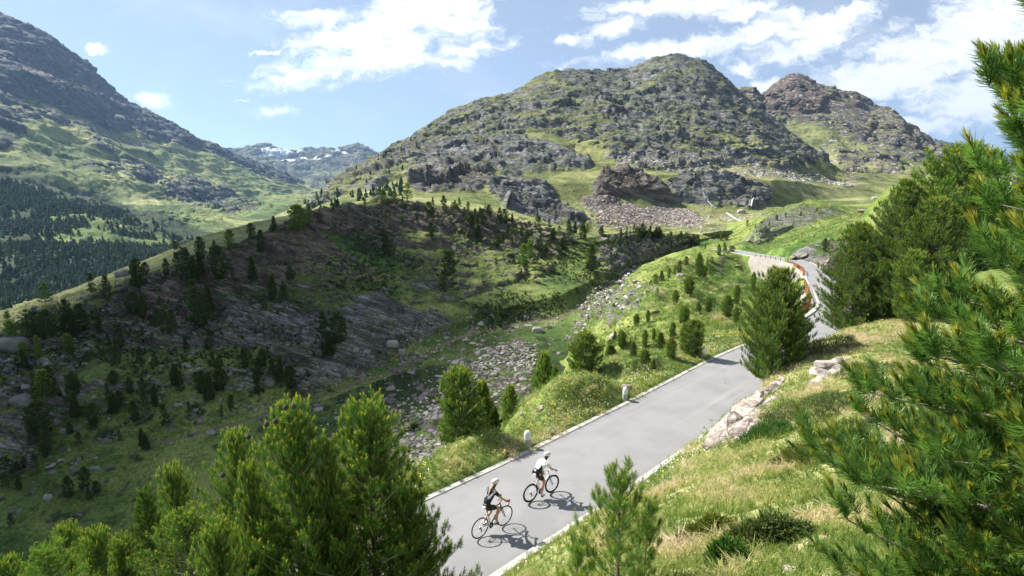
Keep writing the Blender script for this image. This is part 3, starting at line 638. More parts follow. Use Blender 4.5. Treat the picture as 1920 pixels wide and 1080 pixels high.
def kerb(name, edge, side, w, h, mat, k0=0, k1=None, wob=.0):
    """profile swept along the road edge; side -1 = outside on the left"""
    k1 = k1 or nr; E_ = edge[k0:k1]; N_ = right[k0:k1]*side; up = np.array((0, 0, 1.)); W_ = np.broadcast_to(np.asarray(w), (nr,))[k0:k1, None]; H_ = np.broadcast_to(np.asarray(h), (nr,))[k0:k1, None]
    wb = (fbm(E_, .9, 3)*wob)[:, None]
    prof = [E_+up*-.25+N_*.0, E_+up*(H_-.012)+N_*(0+wb), E_+up*H_+N_*(.015+wb), E_+up*(H_+.004)+N_*(W_-.02+wb), E_+up*(H_-.015)+N_*(W_+wb), E_+up*-.35+N_*(W_+.02)]
    V = np.stack(prof, 1); F_ = grid_faces(V.shape[0], V.shape[1])
    return tag(obj(name, npmesh(name, V.reshape(-1, 3), F_ if side > 0 else F_[:, ::-1], [mat], smooth=False)), kind='structure')
kerb('kerb', Rc, 1, np.interp(Lc[:, 1], [0, 40, 60], [.26, .24, .15]), .10, M_kerb, wob=.03)
kerb('kerb', Lc, -1, np.interp(Lc[:, 1], [0, 44, 52, 72, 92, 110], [.24, .24, .55, .5, .35, .2]), np.interp(Lc[:, 1], [0, 44, 52, 75, 95], [.035, .035, .16, .14, .04]), M_kerb, wob=.03)
# ------------------------------------------------------------ plants
def leaf_mat(name, base, tipc, trans=.35, tint=.35, rough=.5):
    m = bpy.data.materials.new(name); m.use_nodes = True; T = NT(m.node_tree)
    t = T.attr('tint'); tp = T.attr('tip')
    col = T.mix(t, tuple(c*(1-tint) for c in base), tuple(c*(1+tint) for c in base))
    col = T.mix(tp, col, tipc)
    b = T.node('ShaderNodeBsdfPrincipled', {'Base Color': col, 'Roughness': rough}); b.inputs['Specular IOR Level'].default_value = .35
    tr = T.node('ShaderNodeBsdfTranslucent', {'Color': T.mix(.5, col, T.mix(1., col, (1., 1., .35), 'MULTIPLY'))})
    mx = T.node('ShaderNodeMixShader', {0: trans, 1: b.outputs[0], 2: tr.outputs[0]})
    T.l.new(mx.outputs[0], T.node('ShaderNodeOutputMaterial').inputs[0]); return m
M_bark = simple_mat('pine_bark', (.16,.125,.10), .9, .2, (14, .8, .03), (6, .45))
M_bark2 = simple_mat('grey_branch_bark', (.27,.235,.20), .9, .2, (30, .8, .01), (12, .4))
M_needle = leaf_mat('pine_needles', (.105,.205,.040), (.42,.45,.07), .43)
M_needle_hero = leaf_mat('long_pine_needles', (.15,.275,.062), (.42,.42,.06), .42, .4, .32)
M_needle_md = leaf_mat('deep_green_needles', (.10,.195,.038), (.44,.46,.07), .40)
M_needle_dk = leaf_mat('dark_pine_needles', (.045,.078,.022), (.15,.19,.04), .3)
M_larch = leaf_mat('larch_needles', (.15,.27,.035), (.30,.42,.07), .4)
M_spruce = leaf_mat('spruce_needles', (.075,.15,.022), (.22,.32,.05), .35)
def frames(D, rs):
    D = D/np.maximum(np.linalg.norm(D, axis=1, keepdims=True), 1e-9)
    a = rs.normal(size=D.shape); u = np.cross(D, a); u /= np.maximum(np.linalg.norm(u, axis=1, keepdims=True), 1e-9); v = np.cross(D, u)
    return np.stack([u, v, D], -1)               # columns
def shoot_tpl(n, L, nl, nw, rs, seg=1, tipf=.2, spread=(.5, 1.0)):
    """a brush of needles round an axis along +Z"""
    z = L*rs.uniform(.0, 1, n)**.8; az = rs.uniform(0, 2*np.pi, n); last = z > L*(1-tipf)
    an = rs.uniform(*spread, n)*np.where(last, .35, 1.)
    l = nl*rs.uniform(.75, 1.15, n)*np.where(last, .8, 1)
    d = np.stack([np.sin(an)*np.cos(az), np.sin(an)*np.sin(az), np.cos(an)], 1)
    s = np.cross(d, np.stack([np.cos(az+.6), np.sin(az+.6), 0*az+.3], 1)); s /= np.linalg.norm(s, axis=1, keepdims=True)
    b = np.stack([0*z, 0*z, z], 1); tip = b+d*l[:, None]
    up = np.array([0, 0, 1.])
    if seg == 1:
        V = np.stack([b-s*nw/2, b+s*nw/2, tip], 1); F = np.arange(3*n).reshape(n, 3); k = 3
    else:
        midp = b+d*l[:, None]*.55-up*0; tip = tip+up*l[:, None]*.16
        V = np.stack([b-s*nw/2, b+s*nw/2, midp+s*nw/2, midp-s*nw/2, tip], 1)
        q = np.arange(n)[:, None]*5; F = np.concatenate([q+[0, 1, 2], q+[0, 2, 3], q+[3, 2, 4]]); k = 5
    return V.reshape(-1, 3), F, np.repeat(last.astype(float), k), k*n
def stamp(tpls, pos, dirs, scl, rs, tint=None, tipamt=None, fr=None):
    """copies of the templates at pos, axis along dirs; one vertex/face array"""
    n = len(pos); which = rs.randint(0, len(tpls), n); Rm = frames(dirs, rs) if fr is None else fr
    tint = rs.rand(n) if tint is None else tint; tipamt = np.ones(n) if tipamt is None else tipamt
    Vs, Fs, Ti, Tp = [], [], [], []; off = 0
    for k, (V, F, tip, nv) in enumerate(tpls):
        ii = np.where(which == k)[0]
        if not len(ii): continue
        W_ = np.einsum('nij,vj->nvi', Rm[ii], V)*np.reshape(scl[ii], (-1, 1, 1))+pos[ii][:, None]
        Vs.append(W_.reshape(-1, 3)); Fs.append((F[None]+(np.arange(len(ii))*len(V))[:, None, None]).reshape(-1, F.shape[1])+off); off += len(ii)*len(V)
        Ti.append(np.repeat(tint[ii], len(V))); Tp.append((tip[None]*tipamt[ii][:, None]).ravel())
    return np.concatenate(Vs), np.concatenate(Fs), np.concatenate(Ti), np.concatenate(Tp)
def tube_arr(pts, rad, ns=6):
    pts = np.asarray(pts, float); n = len(pts); rad = np.broadcast_to(rad, (n,))
    t = np.gradient(pts, axis=0); t /= np.maximum(np.linalg.norm(t, axis=1, keepdims=True), 1e-9)
    ref = np.where(np.abs(t[:, 2:3]) > .9, [[1., 0, 0]], [[0, 0, 1.]]); u = np.cross(t, ref); u /= np.linalg.norm(u, axis=1, keepdims=True); v = np.cross(t, u)
    a = np.arange(ns)*2*np.pi/ns
    V = pts[:, None]+rad[:, None, None]*(np.cos(a)[None, :, None]*u[:, None]+np.sin(a)[None, :, None]*v[:, None])
    i = np.arange(n*ns).reshape(n, ns); j = np.roll(i, -1, 1)
    F = np.stack([i[:-1], j[:-1], j[1:], i[1:]], -1).reshape(-1, 4); return V.reshape(-1, 3), F
def cat(parts):
    Vs, Fs, o = [], [], 0
    for V, F in parts: Vs.append(V); Fs.append(F+o); o += len(V)
    return np.concatenate(Vs), np.concatenate(Fs)
def pine_arrays(seed, h, rad, tpl, whorl=.42, nl=5, side=.22, sps=2, base=.08, prof=None, rise=(.15, .35), trunk_r=None, up=.75, lean=0., tipup=1., keep=None, sc=1., limbs=True, leaders=1):
    rs = np.random.RandomState(seed)
    prof = prof or (lambda f: (np.minimum(1, (1-f)*1.75+.10))*(.72+.28*min(1, f*5)))
    tr = trunk_r or h*.017
    tz = np.linspace(0, 1, 14); tp = np.stack([rs.normal(0, .006)*h*np.sin(tz*5)+lean*h*tz**1.5, rs.normal(0, .006)*h*np.sin(tz*4+1), tz*h*.97], 1)
    parts = [tube_arr(tp, tr*(1-.9*tz)+.004*h*.3, 8)]; br = []
    pos, dr, amt = [], [], []
    zh = base*h; k = 0
    while zh < h*.985:
        f = zh/h; c = np.array([np.interp(f, tz, tp[:, 0]), np.interp(f, tz, tp[:, 1]), zh])
        n = nl if f < .9 else max(3, nl-1); a0 = rs.uniform(0, 6.3)
        for i in range(n):
            az = a0+i*2*np.pi/n+rs.normal(0, .25); L = rad*prof(f)*rs.uniform(.72, 1.18)
            if L < .06*rad: L = .06*rad
            a = rise[0]+.9*f*f+rs.normal(0, .07); b = rise[1]*rs.uniform(.6, 1.4)
            dh = np.array([np.cos(az), np.sin(az), 0]); sd = np.array([-np.sin(az), np.cos(az), 0])
            if keep is not None and not keep(dh, f): continue
            t = np.linspace(0, 1, 6); cur = c+dh*(L*t)[:, None]+np.array([0, 0, 1])*(L*(a*t+b*t*t))[:, None]+sd*(L*.08*np.sin(t*3)*rs.normal())[:, None]
            if limbs: br.append(tube_arr(cur, np.maximum(tr*.33*(1-f*.6)*(1-.8*t), .0035*sc), 5))
            ts = np.arange(.3 if L > .5*rad else .15, 1.0, side/max(L, .01)); ts = np.r_[ts, 1.]
            for tt_ in ts:
                p = c+dh*L*tt_+np.array([0, 0, L*(a*tt_+b*tt_*tt_)]); tg = dh+np.array([0, 0, a+2*b*tt_]); tg /= np.linalg.norm(tg)
                for sgn in (-1, 1):
                    l = L*.42*(1.08-tt_)*rs.uniform(.5, 1.2)+.04*sc
                    m_ = max(1, int(l/(side*1.15)+.5)) if sps > 1 else 1
                    for q in range(m_):
                        fr_ = (q+rs.rand()*.6)/m_; bd = tg*.75+sd*sgn*.8+np.array([0, 0, .25])
                        pp = p+bd*l*fr_*.8; pos.append(pp+rs.normal(0, .03*sc, 3)); d_ = tg*rs.uniform(.2, .7)+sd*sgn*rs.uniform(.1, .7)+np.array([0, 0, up*rs.uniform(.4, 1.3)]); dr.append(d_)
                        amt.append(np.clip(rs.normal(.2, .35)+.75*f*tt_+.25*(d_[2] > .8), 0, 1))
                    if limbs and m_ > 1 and rs.rand() < .5: br.append(tube_arr(np.array([p, p+bd*l*.8]), np.array([.006, .003])*sc, 4))
            pos.append(cur[-1]); dr.append(tg+np.array([0, 0, up*1.2])); amt.append(.3+.7*f)
        zh += whorl*rs.uniform(.7, 1.2)*(1 if f < .8 else .7)
    for j in range(3+leaders): pos.append(np.array([tp[-1, 0], tp[-1, 1], h*(.90+.03*j)])); dr.append(np.array([rs.normal(0, .12), rs.normal(0, .12), 1])); amt.append(1.)
    pos = np.array(pos); dr = np.array(dr); amt = np.array(amt)*tipup
    scl = rs.uniform(.75, 1.2, len(pos)); tint = np.clip(.5+.22*rs.normal(size=len(pos))+.25*fbm(pos, 1.2/max(rad, .2), 2), 0, 1)
    V, F, ti, tip = stamp(tpl, pos, dr, scl, rs, tint, amt)
    return cat(parts), (cat(br) if br else None), (V, F, ti, tip)
def tree_meshes(name, needle, arrs, bark=None):
    tk, br, (V, F, ti, tip) = arrs
    m1 = npmesh(name+'_trunk', tk[0], tk[1], [bark or M_bark]); m2 = npmesh(name+'_branches', br[0], br[1], [bark or M_bark2]) if br else None
    m3 = npmesh(name+'_crown', V, F, [needle], {'tint': ti, 'tip': tip}, smooth=False)
    return m1, m2, m3
def place_tree(meshes, loc, s, rz, label, cat_='pine tree', group=None, name='pine_tree', sxy=1.):
    e = obj(name, None, loc=loc); e.scale = (s*sxy, s*sxy, s); e.rotation_euler = (0, 0, rz)
    tag(e, label, cat_, group)
    obj('trunk', meshes[0], e)
    if meshes[1] is not None: obj('branches', meshes[1], e)
    obj('crown', meshes[2], e); return e
def ground_at(x, y):
    """height of the near ground sheet"""
    P_ = near.P; r = int(np.clip(np.searchsorted(P_[:, NC//2, 1], y), 1, NR-1)); c = int(np.clip(np.searchsorted(P_[r, :, 0], x), 1, NC-1))
    return float(P_[r, c, 2])
rs0 = np.random.RandomState(3)
T_near = [shoot_tpl(80, .21, .10, .0070, rs0, 1, .30, (.6, 1.25)) for _ in range(4)]
T_mid = [shoot_tpl(24, .32, .17, .026, rs0, 1, .3, (.5, 1.15)) for _ in range(4)]
T_far = [shoot_tpl(11, .42, .36, .10, rs0, 1, .3) for _ in range(4)]
colp = lambda f: (min(1, (1-f)*2.3+.06))*(.66+.34*min(1, f*4))      # full, rounded column
conp = lambda f: (1-f)**.85+.05
# far trees: one mesh each (trunk and crown in it)
def lod_tree(name, seed, h, rad, mat, prof, whorl=.62, nl=6, side=.36, up=.6, base=.04):
    tk, br, (V, F, ti, tip) = pine_arrays(seed, h, rad, T_far, whorl, nl, side, 1, base, prof, limbs=False, trunk_r=.11, up=up)
    tri = np.concatenate([tk[1][:, [0, 1, 2]], tk[1][:, [0, 2, 3]]])
    V2 = np.concatenate([tk[0], V]); F2 = np.concatenate([tri, F+len(tk[0])]); z0 = np.zeros(len(tk[0]))
    return npmesh(name, V2, F2, [M_bark, mat], {'tint': np.r_[z0, ti], 'tip': np.r_[z0, tip]}, smooth=False, midx=np.r_[np.zeros(len(tri)), np.ones(len(F))])
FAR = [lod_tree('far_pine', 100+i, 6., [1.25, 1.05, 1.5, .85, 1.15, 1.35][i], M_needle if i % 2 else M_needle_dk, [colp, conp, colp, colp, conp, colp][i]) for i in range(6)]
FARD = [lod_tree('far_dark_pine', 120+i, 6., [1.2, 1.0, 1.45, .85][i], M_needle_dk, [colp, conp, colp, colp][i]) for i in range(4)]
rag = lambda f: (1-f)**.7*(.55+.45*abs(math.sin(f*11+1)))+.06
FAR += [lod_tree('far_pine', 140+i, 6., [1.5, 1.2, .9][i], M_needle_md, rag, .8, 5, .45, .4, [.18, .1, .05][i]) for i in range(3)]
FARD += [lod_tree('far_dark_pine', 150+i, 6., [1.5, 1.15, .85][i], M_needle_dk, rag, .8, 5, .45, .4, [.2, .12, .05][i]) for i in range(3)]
npine = 0
def far_tree(sheet, px, pyb, hpx, label, group, meshes=FAR, sxy=1., k=None):
    global npine
    p, r, c = sheet.hit(px, pyb); d = p.y*cp-(p.z-H0)*sp; h = hpx*d/FP
    o = obj('pine_tree', meshes[npine % len(meshes) if k is None else k], loc=(p.x, p.y, p.z-.02*h)); s = h/6.
    o.scale = (s*sxy, s*sxy, s); o.rotation_euler = (.05*math.sin(npine*3.1), .05*math.cos(npine*1.9), npine*2.4); tag(o, label, 'pine tree', group); npine += 1
    return o
# ------------------------------------------------------------ trees placed one by one
MIDA = [tree_meshes('column_pine', M_needle, pine_arrays(11, 5, 1.05, T_mid, .27, 7, .145, 2, .03, colp)),
        tree_meshes('column_pine', M_needle, pine_arrays(12, 5, .80, T_mid, .27, 7, .145, 2, .03, colp)),
        tree_meshes('spreading_pine', M_needle, pine_arrays(13, 5, 1.45, T_mid, .28, 8, .145, 2, .03, colp)),
        tree_meshes('young_spruce', M_spruce, pine_arrays(14, 5, 1.25, T_mid, .26, 8, .145, 2, .02, conp, rise=(.0, .1), up=.25))]
NEARSIDE = [  # px, base py, top py, mesh, width factor, label
 (860,873,690,0,1.05,'tall bright column-shaped pine behind the flowery verge, left of the first white kerb stone'),
 (905,858,715,1,1.0,'slimmer dark pine squeezed against the tall bright one left of the first white kerb stone'),
 (928,862,768,3,.8,'small pine at the right foot of the pair left of the first white kerb stone'),
 (957,812,722,1,1.1,'thin pine standing right of the tall bright pair on the downhill side of the road'),
 (1022,782,664,1,1.1,'pale olive pine with a narrow crown left of the stout pine at mid verge'),
 (1042,775,690,3,.75,'low pine leaning against the pale olive pine at mid verge'),
 (1098,728,622,0,1.35,'stout dark green pine casting its shadow on the verge above the second white kerb stone'),
 (1146,705,645,3,.95,'small conical pine just right of the stout pine above the second white kerb stone'),
 (1258,673,632,1,1.3,'bushy pine lowest in the clump left of the third white kerb stone'),
 (1298,667,597,0,1.3,'tallest pine of the clump left of the third white kerb stone'),
 (1280,660,606,1,1.0,'slim pine inside the clump left of the third white kerb stone'),
 (1236,652,623,3,1.3,'bright broad spruce on the slope left of the kerb stone clump'),
 (1260,635,604,1,1.1,'pine directly above the bushy pine of the kerb stone clump'),
 (1209,682,654,2,1.2,'low round pine bush on the grassy shelf below the bright spruce'),
 (1224,694,672,3,.8,'tiny pine with a bare brown foot on the grassy shelf'),
 (1185,668,638,3,.9,'small bright spruce among darker pines left of the shelf'),
 (1164,655,623,2,1.0,'dark pine at the left end of the row under the rocky knoll'),
 (1207,652,618,1,.9,'narrow dark pine in the row under the rocky knoll'),
 (1224,640,616,1,.9,'narrow pine beside the bright broad spruce'),
 (1192,613,587,0,1.0,'pine on the lower edge of the slabby rocky knoll'),
 (1212,606,580,1,1.0,'thin pine on the slabs of the rocky knoll'),
 (1361,596,553,0,1.1,'left one of three pines between the meadow and the big roadside pine'),
 (1377,610,575,1,1.2,'lowest of three pines between the meadow and the big roadside pine'),
 (1380,570,534,1,1.0,'highest of three pines between the meadow and the big roadside pine'),
 (1411,549,513,1,.8,'slim pine behind the left side of the big roadside pine'),
 (1326,588,557,0,1.0,'dense dark pine alone on the lower edge of the bright green meadow'),
 (1308,590,564,1,1.1,'pine just left of the lone dark pine at the meadow edge'),
 (1281,610,574,2,1.0,'spreading pine right of the rocky knoll slabs'),
 (1289,553,518,2,1.0,'dark spreading pine on top of the rocky knoll'),
 (1265,572,542,1,1.3,'pale green pine on the slabs of the knoll'),
 (1307,520,474,1,.9,'tallest slim pine at the upper left edge of the bright meadow'),
 (1318,522,500,2,.9,'bushy pine at the right foot of the tallest slim meadow pine'),
]
YOV = {860: 22, 905: 23.6, 928: 23.5, 957: 28, 1022: 31, 1042: 30, 1098: 33.5, 1146: 36}
for i, (px, pb, ptop, k, sw, lb) in enumerate(NEARSIDE):
    if px in YOV:
        top = px2(px, ptop, YOV[px]); z = ground_at(top[0], top[1]); s = (top[2]-z)/5.1
        wv = (pb-ptop)*YOV[px]/FP/5.1/s; place_tree(MIDA[k], (top[0], top[1], z-.1), s, i*1.7, lb, sxy=sw*wv); continue
    p, r, c = near.hit(px, pb); d = p.y*cp-(p.z-H0)*sp; s = (pb-ptop)*d/FP/5./1.02
    place_tree(MIDA[k], (p.x, p.y, p.z-.1), s, i*1.7, lb, sxy=sw)
for (px, pb, hp, sw) in [(1272,513,22,1),(1262,515,16,1),(1286,499,16,1),(1252,522,18,1.3),(1240,528,20,1.4),(1228,533,18,1.3),(1218,540,14,1.3),(1332,496,12,2),(1324,496,11,1.8),(1298,458,13,1),(1350,452,14,1),(1362,452,13,1.2),(1320,468,10,1),(1150,642,20,1.3),(1142,655,18,1.3),(1330,540,12,1.5),(1230,560,16,1.4),(1416,436,14,1),(1425,430,13,1),(1440,424,9,1),(1455,415,9,1),(1470,410,8,1.2),(1500,406,8,1.2),(1530,400,9,1),(1400,428,14,1.2),(1486,425,9,1.2),(795,858,60,1.1),(775,865,70,1),(818,850,55,1),(752,850,60,1.1)]:
    far_tree(near, px, pb, hp, 'small pine growing on the near side of the ravine below or beyond the road', 'small pines on the road side of the ravine', FAR, sw)
far_tree(near, 1346, 481, 21, 'left one of the two little pines standing before the far end of the road', None, FAR, 1., 3)
far_tree(near, 1358, 474, 17, 'right one of the two little pines standing before the far end of the road', None, FAR, 1.2, 1)
far_tree(near, 1371, 473, 11, 'round pine bush where the road slips behind the slanting slab', None, FAR, 2., 2)
far_tree(near, 1548, 474, 26, 'dark pine on top of the slabs above the road bend', None, FARD, 1.1, 0)
# larger ones to the right of the road
big_tpl = [shoot_tpl(34, .24, .12, .015, rs0, 1, .3) for _ in range(4)]
B1 = tree_meshes('roadside_pine', M_needle_md, pine_arrays(31, 5, 1.62, big_tpl, .22, 9, .125, 2, .03, lambda f: min(1, (1-f)*1.9+.08)*(.85+.15*min(1, f*4)), rise=(.1, .35)))
B2 = tree_meshes('tall_pine', M_needle_md, pine_arrays(32, 8.5, 2.1, big_tpl, .25, 9, .145, 2, .04, lambda f: min(1, (1-f)*1.7+.06)*(.8+.2*min(1, f*4)), rise=(.12, .35)))
B3 = tree_meshes('tall_pine', M_needle_md, pine_arrays(33, 7, 1.9, big_tpl, .25, 9, .145, 2, .03, lambda f: min(1, (1-f)*1.9+.06), rise=(.12, .35)))
def big(meshes, h0, px, pb, ptop, Y, sxy, rz, label):
    q = px2(px, pb, Y); z = ground_at(q[0], q[1]); top = px2(px, ptop, Y)[2]
    return place_tree(meshes, (q[0], q[1], z-.1), (top-z)/h0, rz, label, sxy=sxy)
big(B1, 5.15, 1448, 690, 508, 26.5, .86, .4, 'broad pine at the roadside hiding the middle of the road')
big(MIDA[0], 5.1, 1493, 665, 588, 25.5, .85, 2.2, 'small pine pressed against the right flank of the broad roadside pine')
big(B2, 8.7, 1668, 608, 336, 33, 1.0, 1.1, 'tallest pine of the thick clump right of the road bend')
big(B3, 7.2, 1596, 600, 418, 34, 1.0, 2.0, 'left pine of the thick clump beside the road bend')
big(B3, 7.2, 1728, 600, 372, 31, 1.1, 3.9, 'right pine of the thick clump, partly behind the near branches')
big(MIDA[0], 5.1, 1700, 600, 470, 29, 1.0, .9, 'low pine in front of the thick clump right of the road bend')
big(MIDA[2], 5.1, 1780, 500, 285, 52, 1.2, .9, 'pine on the skyline between the clump and the near branches')
# foreground trees below the road on the left: base found on the slope under the top
NT1 = tree_meshes('stone_pine', M_needle, pine_arrays(41, 7, 1.75, T_near, .34, 7, .11, 2, .12, lambda f: min(1, (1-f)*1.2+.08), rise=(.35, .40), up=1.2))
NT2 = tree_meshes('stone_pine', M_needle, pine_arrays(42, 7, 1.85, T_near, .30, 7, .105, 2, .06, lambda f: min(1, (1-f)*1.2+.07), rise=(.25, .38), up=1.1))
NT3 = tree_meshes('stone_pine', M_needle, pine_arrays(43, 7, 1.5, T_near, .34, 7, .13, 2, .10, colp, rise=(.25, .35), up=.9))
NS = tree_meshes('spruce_tree', M_spruce, pine_arrays(44, 7, 1.5, T_near, .28, 7, .13, 2, .05, conp, rise=(-.05, .12), up=.25))
NL = tree_meshes('larch_tree', M_larch, pine_arrays(45, 6, 1.7, T_near, .36, 7, .15, 2, .05, conp, rise=(.3, .1), up=.3))
def fg(meshes, h0, px, ptop, Y, sxy, rz, label, cat_='pine tree', name='pine_tree'):
    top = px2(px, ptop, Y); z = ground_at(top[0], top[1]); s = (top[2]-z)/h0
    return place_tree(meshes, (top[0], top[1], z-.15), s, rz, label, cat_, name=name, sxy=sxy/s)
fg(NT1, 7.25, 541, 738, 9.4, .88, .3, 'large sunlit stone pine at the bottom with dark cones near its tips', )
fg(NT2, 7.25, 688, 728, 9.9, 1.0, 1.4, 'large dense stone pine at the bottom overlapping the left road edge')
fg(NT3, 7.25, 440, 800, 19, .9, 2.4, 'pine behind the left shoulder of the large sunlit stone pine')
fg(NT3, 7.25, 322, 866, 22, .95, 3.1, 'dark green pine with a rounded top at the lower left')
fg(NS, 7.25, 266, 900, 20, .9, .6, 'bright green spruce left of the dark rounded pine', 'spruce tree', 'spruce_tree')
fg(NT3, 7.25, 345, 950, 15, 1.0, .9, 'pale green pine in front of the dark rounded pine')
fg(NT1, 7.25, 612, 815, 9.3, .36, .9, 'lower pine between the two large stone pines at the bottom')
fg(NT2, 7.25, 462, 850, 9.0, .38, .9, 'pine crown at the left foot of the large sunlit stone pine')
fg(NT3, 7.25, 765, 905, 9.6, .45, 4.2, 'small pine filling the right foot of the dense stone pine by the road')
fg(NL, 6.1, 85, 1012, 13.5, 1.0, .4, 'yellow green larch in the lower left corner', 'larch tree', 'larch_tree')
fg(NT3, 7.25, 172, 985, 18.5, .9, 5.1, 'dull green pine right of the larch in the lower left corner')
fg(NT3, 7.25, 118, 978, 20, .8, 5.9, 'dull green pine behind the larch in the lower left corner')
fg(NT1, 7.25, 225, 1000, 16.5, .8, 2.9, 'pine between the larch and the bright green spruce')
fg(NT3, 7.25, 8, 1040, 17, .8, 2.0, 'dark pine cut by the left edge of the frame at the bottom')
fg(NT2, 7.25, 400, 960, 8.2, .55, 2.6, 'pine at the bottom edge under the large sunlit stone pine')
# cones on the sunlit pine
M_cone = simple_mat('pine_cone', (.06,.045,.06), .7, .4, (60, .8, .02), (30, .5))
def cone_mesh():
    V, F = [], []; n = 9; m_ = 10
    for i in range(n):
        t = i/(n-1); r = .034*math.sin(math.pi*min(1, t*.93+.07))**.7+.002
        for j in range(m_): a = (j+.5*(i % 2))*2*math.pi/m_; rr = r*(1.12 if (i+j) % 2 else .9); V.append((rr*math.cos(a), rr*math.sin(a), .09*t))
    F = [(i*m_+j, i*m_+(j+1) % m_, (i+1)*m_+(j+1) % m_, (i+1)*m_+j) for i in range(n-1) for j in range(m_)]
    return npmesh('cone', np.array(V), np.array(F), [M_cone])
CONE = cone_mesh()
sunlit = [o for o in C.objects if o.get('label', '').startswith('large sunlit stone')][0]
bpy.context.view_layer.update(); inv = sunlit.matrix_world.inverted()
for (a, b) in [(500,801),(517,795),(536,769),(551,767),(466,824),(418,896)]:
    q = Vector(px2(a, b, 9.1)); o = obj('cone', CONE, sunlit, inv @ q); o.scale = (1/sunlit.scale[0]*1.2, 1/sunlit.scale[1]*1.2, 1/sunlit.scale[2]*1.2)
# the ridge across: hand placed
z8 = [(35,640,550,1),(110,655,540,1),(200,680,560,1.2),(160,750,690,1),(340,640,520,1.3),(310,640,540,1),(390,480,390,.9),(450,500,400,1.3),(260,440,380,1.4),(190,520,430,1.2),(205,455,405,1),(425,380,310,1.8),(345,400,355,1),(372,400,360,1),(515,345,300,1.2),(590,455,330,1),(575,450,355,1.2),(610,400,345,1),(700,400,330,1),(775,410,285,1.1),(752,420,300,1),(800,430,290,1),(850,335,240,1),(850,400,300,1),(930,420,280,1),(970,290,210,1),(900,300,250,1),(895,215,175,1),(750,285,245,1.3),(735,290,255,1),(820,420,320,1),(1060,245,180,1),(1100,300,210,1.1),(1155,215,150,1.1),(1258,215,110,1.5),(1308,185,125,1.2),(1240,220,160,1),(1070,420,320,1),(1225,420,360,1),(1150,500,400,1),(1200,520,430,1),(1110,550,490,1.2),(1630,310,230,1),(1610,100,40,1),(1540,110,75,1),(1715,80,10,1.6),(1345,140,112,1),(1405,122,95,1),
 (185,920,800,1.7),(175,1080,930,1.2),(310,880,800,1.2),(320,1000,890,1),(480,860,800,1.2),(550,900,830,1.2),(600,900,830,1),(730,850,770,1),(760,890,800,1),(850,900,800,1.1),(880,930,810,1),(930,890,800,1.1),(570,1020,930,1),(610,960,880,1),(700,1040,940,1),(800,1000,930,1),(970,960,900,1),(1180,850,740,1),(1220,880,780,1),(1080,900,820,1),(1090,840,740,1),(1150,820,750,1.2),(1370,720,560,1.1),(1425,690,555,1.2),(1390,745,640,1),(500,960,890,1),(650,930,860,1),(700,660,540,1),(730,640,540,1.1),(830,600,420,.9),(850,620,450,1),(880,560,440,1),(560,560,470,1.1),(600,580,480,1),(660,620,540,1),(500,700,600,1),(460,720,640,1),(280,640,560,1),(420,640,560,1)]
G1 = 'pines on the shaded ridge across the ravine'; L1 = 'pine on the left half of the shaded ridge across the ravine'; L2 = 'pine on the right half of the shaded ridge across the ravine'
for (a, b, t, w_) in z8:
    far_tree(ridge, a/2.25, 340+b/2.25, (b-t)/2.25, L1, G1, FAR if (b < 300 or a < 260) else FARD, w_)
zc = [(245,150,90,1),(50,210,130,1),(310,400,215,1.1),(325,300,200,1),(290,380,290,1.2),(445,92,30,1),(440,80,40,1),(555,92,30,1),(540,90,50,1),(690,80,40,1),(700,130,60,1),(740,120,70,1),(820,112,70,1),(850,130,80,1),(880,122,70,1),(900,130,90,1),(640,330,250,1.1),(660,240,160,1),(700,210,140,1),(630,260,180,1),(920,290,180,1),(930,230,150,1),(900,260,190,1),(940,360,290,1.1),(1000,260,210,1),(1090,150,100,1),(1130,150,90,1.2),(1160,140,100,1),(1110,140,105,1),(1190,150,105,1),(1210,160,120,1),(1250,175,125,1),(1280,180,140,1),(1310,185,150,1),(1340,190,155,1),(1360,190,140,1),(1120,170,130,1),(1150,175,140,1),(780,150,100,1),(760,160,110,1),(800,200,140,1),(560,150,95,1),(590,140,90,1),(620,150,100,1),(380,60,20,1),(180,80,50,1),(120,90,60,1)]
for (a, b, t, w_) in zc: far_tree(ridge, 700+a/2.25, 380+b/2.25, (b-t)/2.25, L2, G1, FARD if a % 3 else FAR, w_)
rr_ = random.Random(5)
def scatter(n, poly, hlo, hhi, label, group, sheet, meshes):
    xs = [p[0] for p in poly]; ys = [p[1] for p in poly]; k = 0
    while k < n:
        x = rr_.uniform(min(xs), max(xs)); y = rr_.uniform(min(ys), max(ys))
        if not inpoly(np.array([x]), np.array([y]), poly)[0]: continue
        far_tree(sheet, x, y, rr_.uniform(hlo, hhi), label, group, meshes, rr_.uniform(.85, 1.4)); k += 1
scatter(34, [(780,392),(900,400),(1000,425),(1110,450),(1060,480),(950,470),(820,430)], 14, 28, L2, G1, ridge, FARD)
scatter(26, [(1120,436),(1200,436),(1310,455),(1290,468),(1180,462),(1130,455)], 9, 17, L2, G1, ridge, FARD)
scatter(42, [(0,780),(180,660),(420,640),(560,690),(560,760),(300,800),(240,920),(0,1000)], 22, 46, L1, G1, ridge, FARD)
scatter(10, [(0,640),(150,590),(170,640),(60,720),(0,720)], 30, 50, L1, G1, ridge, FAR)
scatter(12, [(620,392),(760,372),(880,385),(960,400),(900,400),(760,385),(640,405)], 8, 16, L2, G1, ridge, FAR)
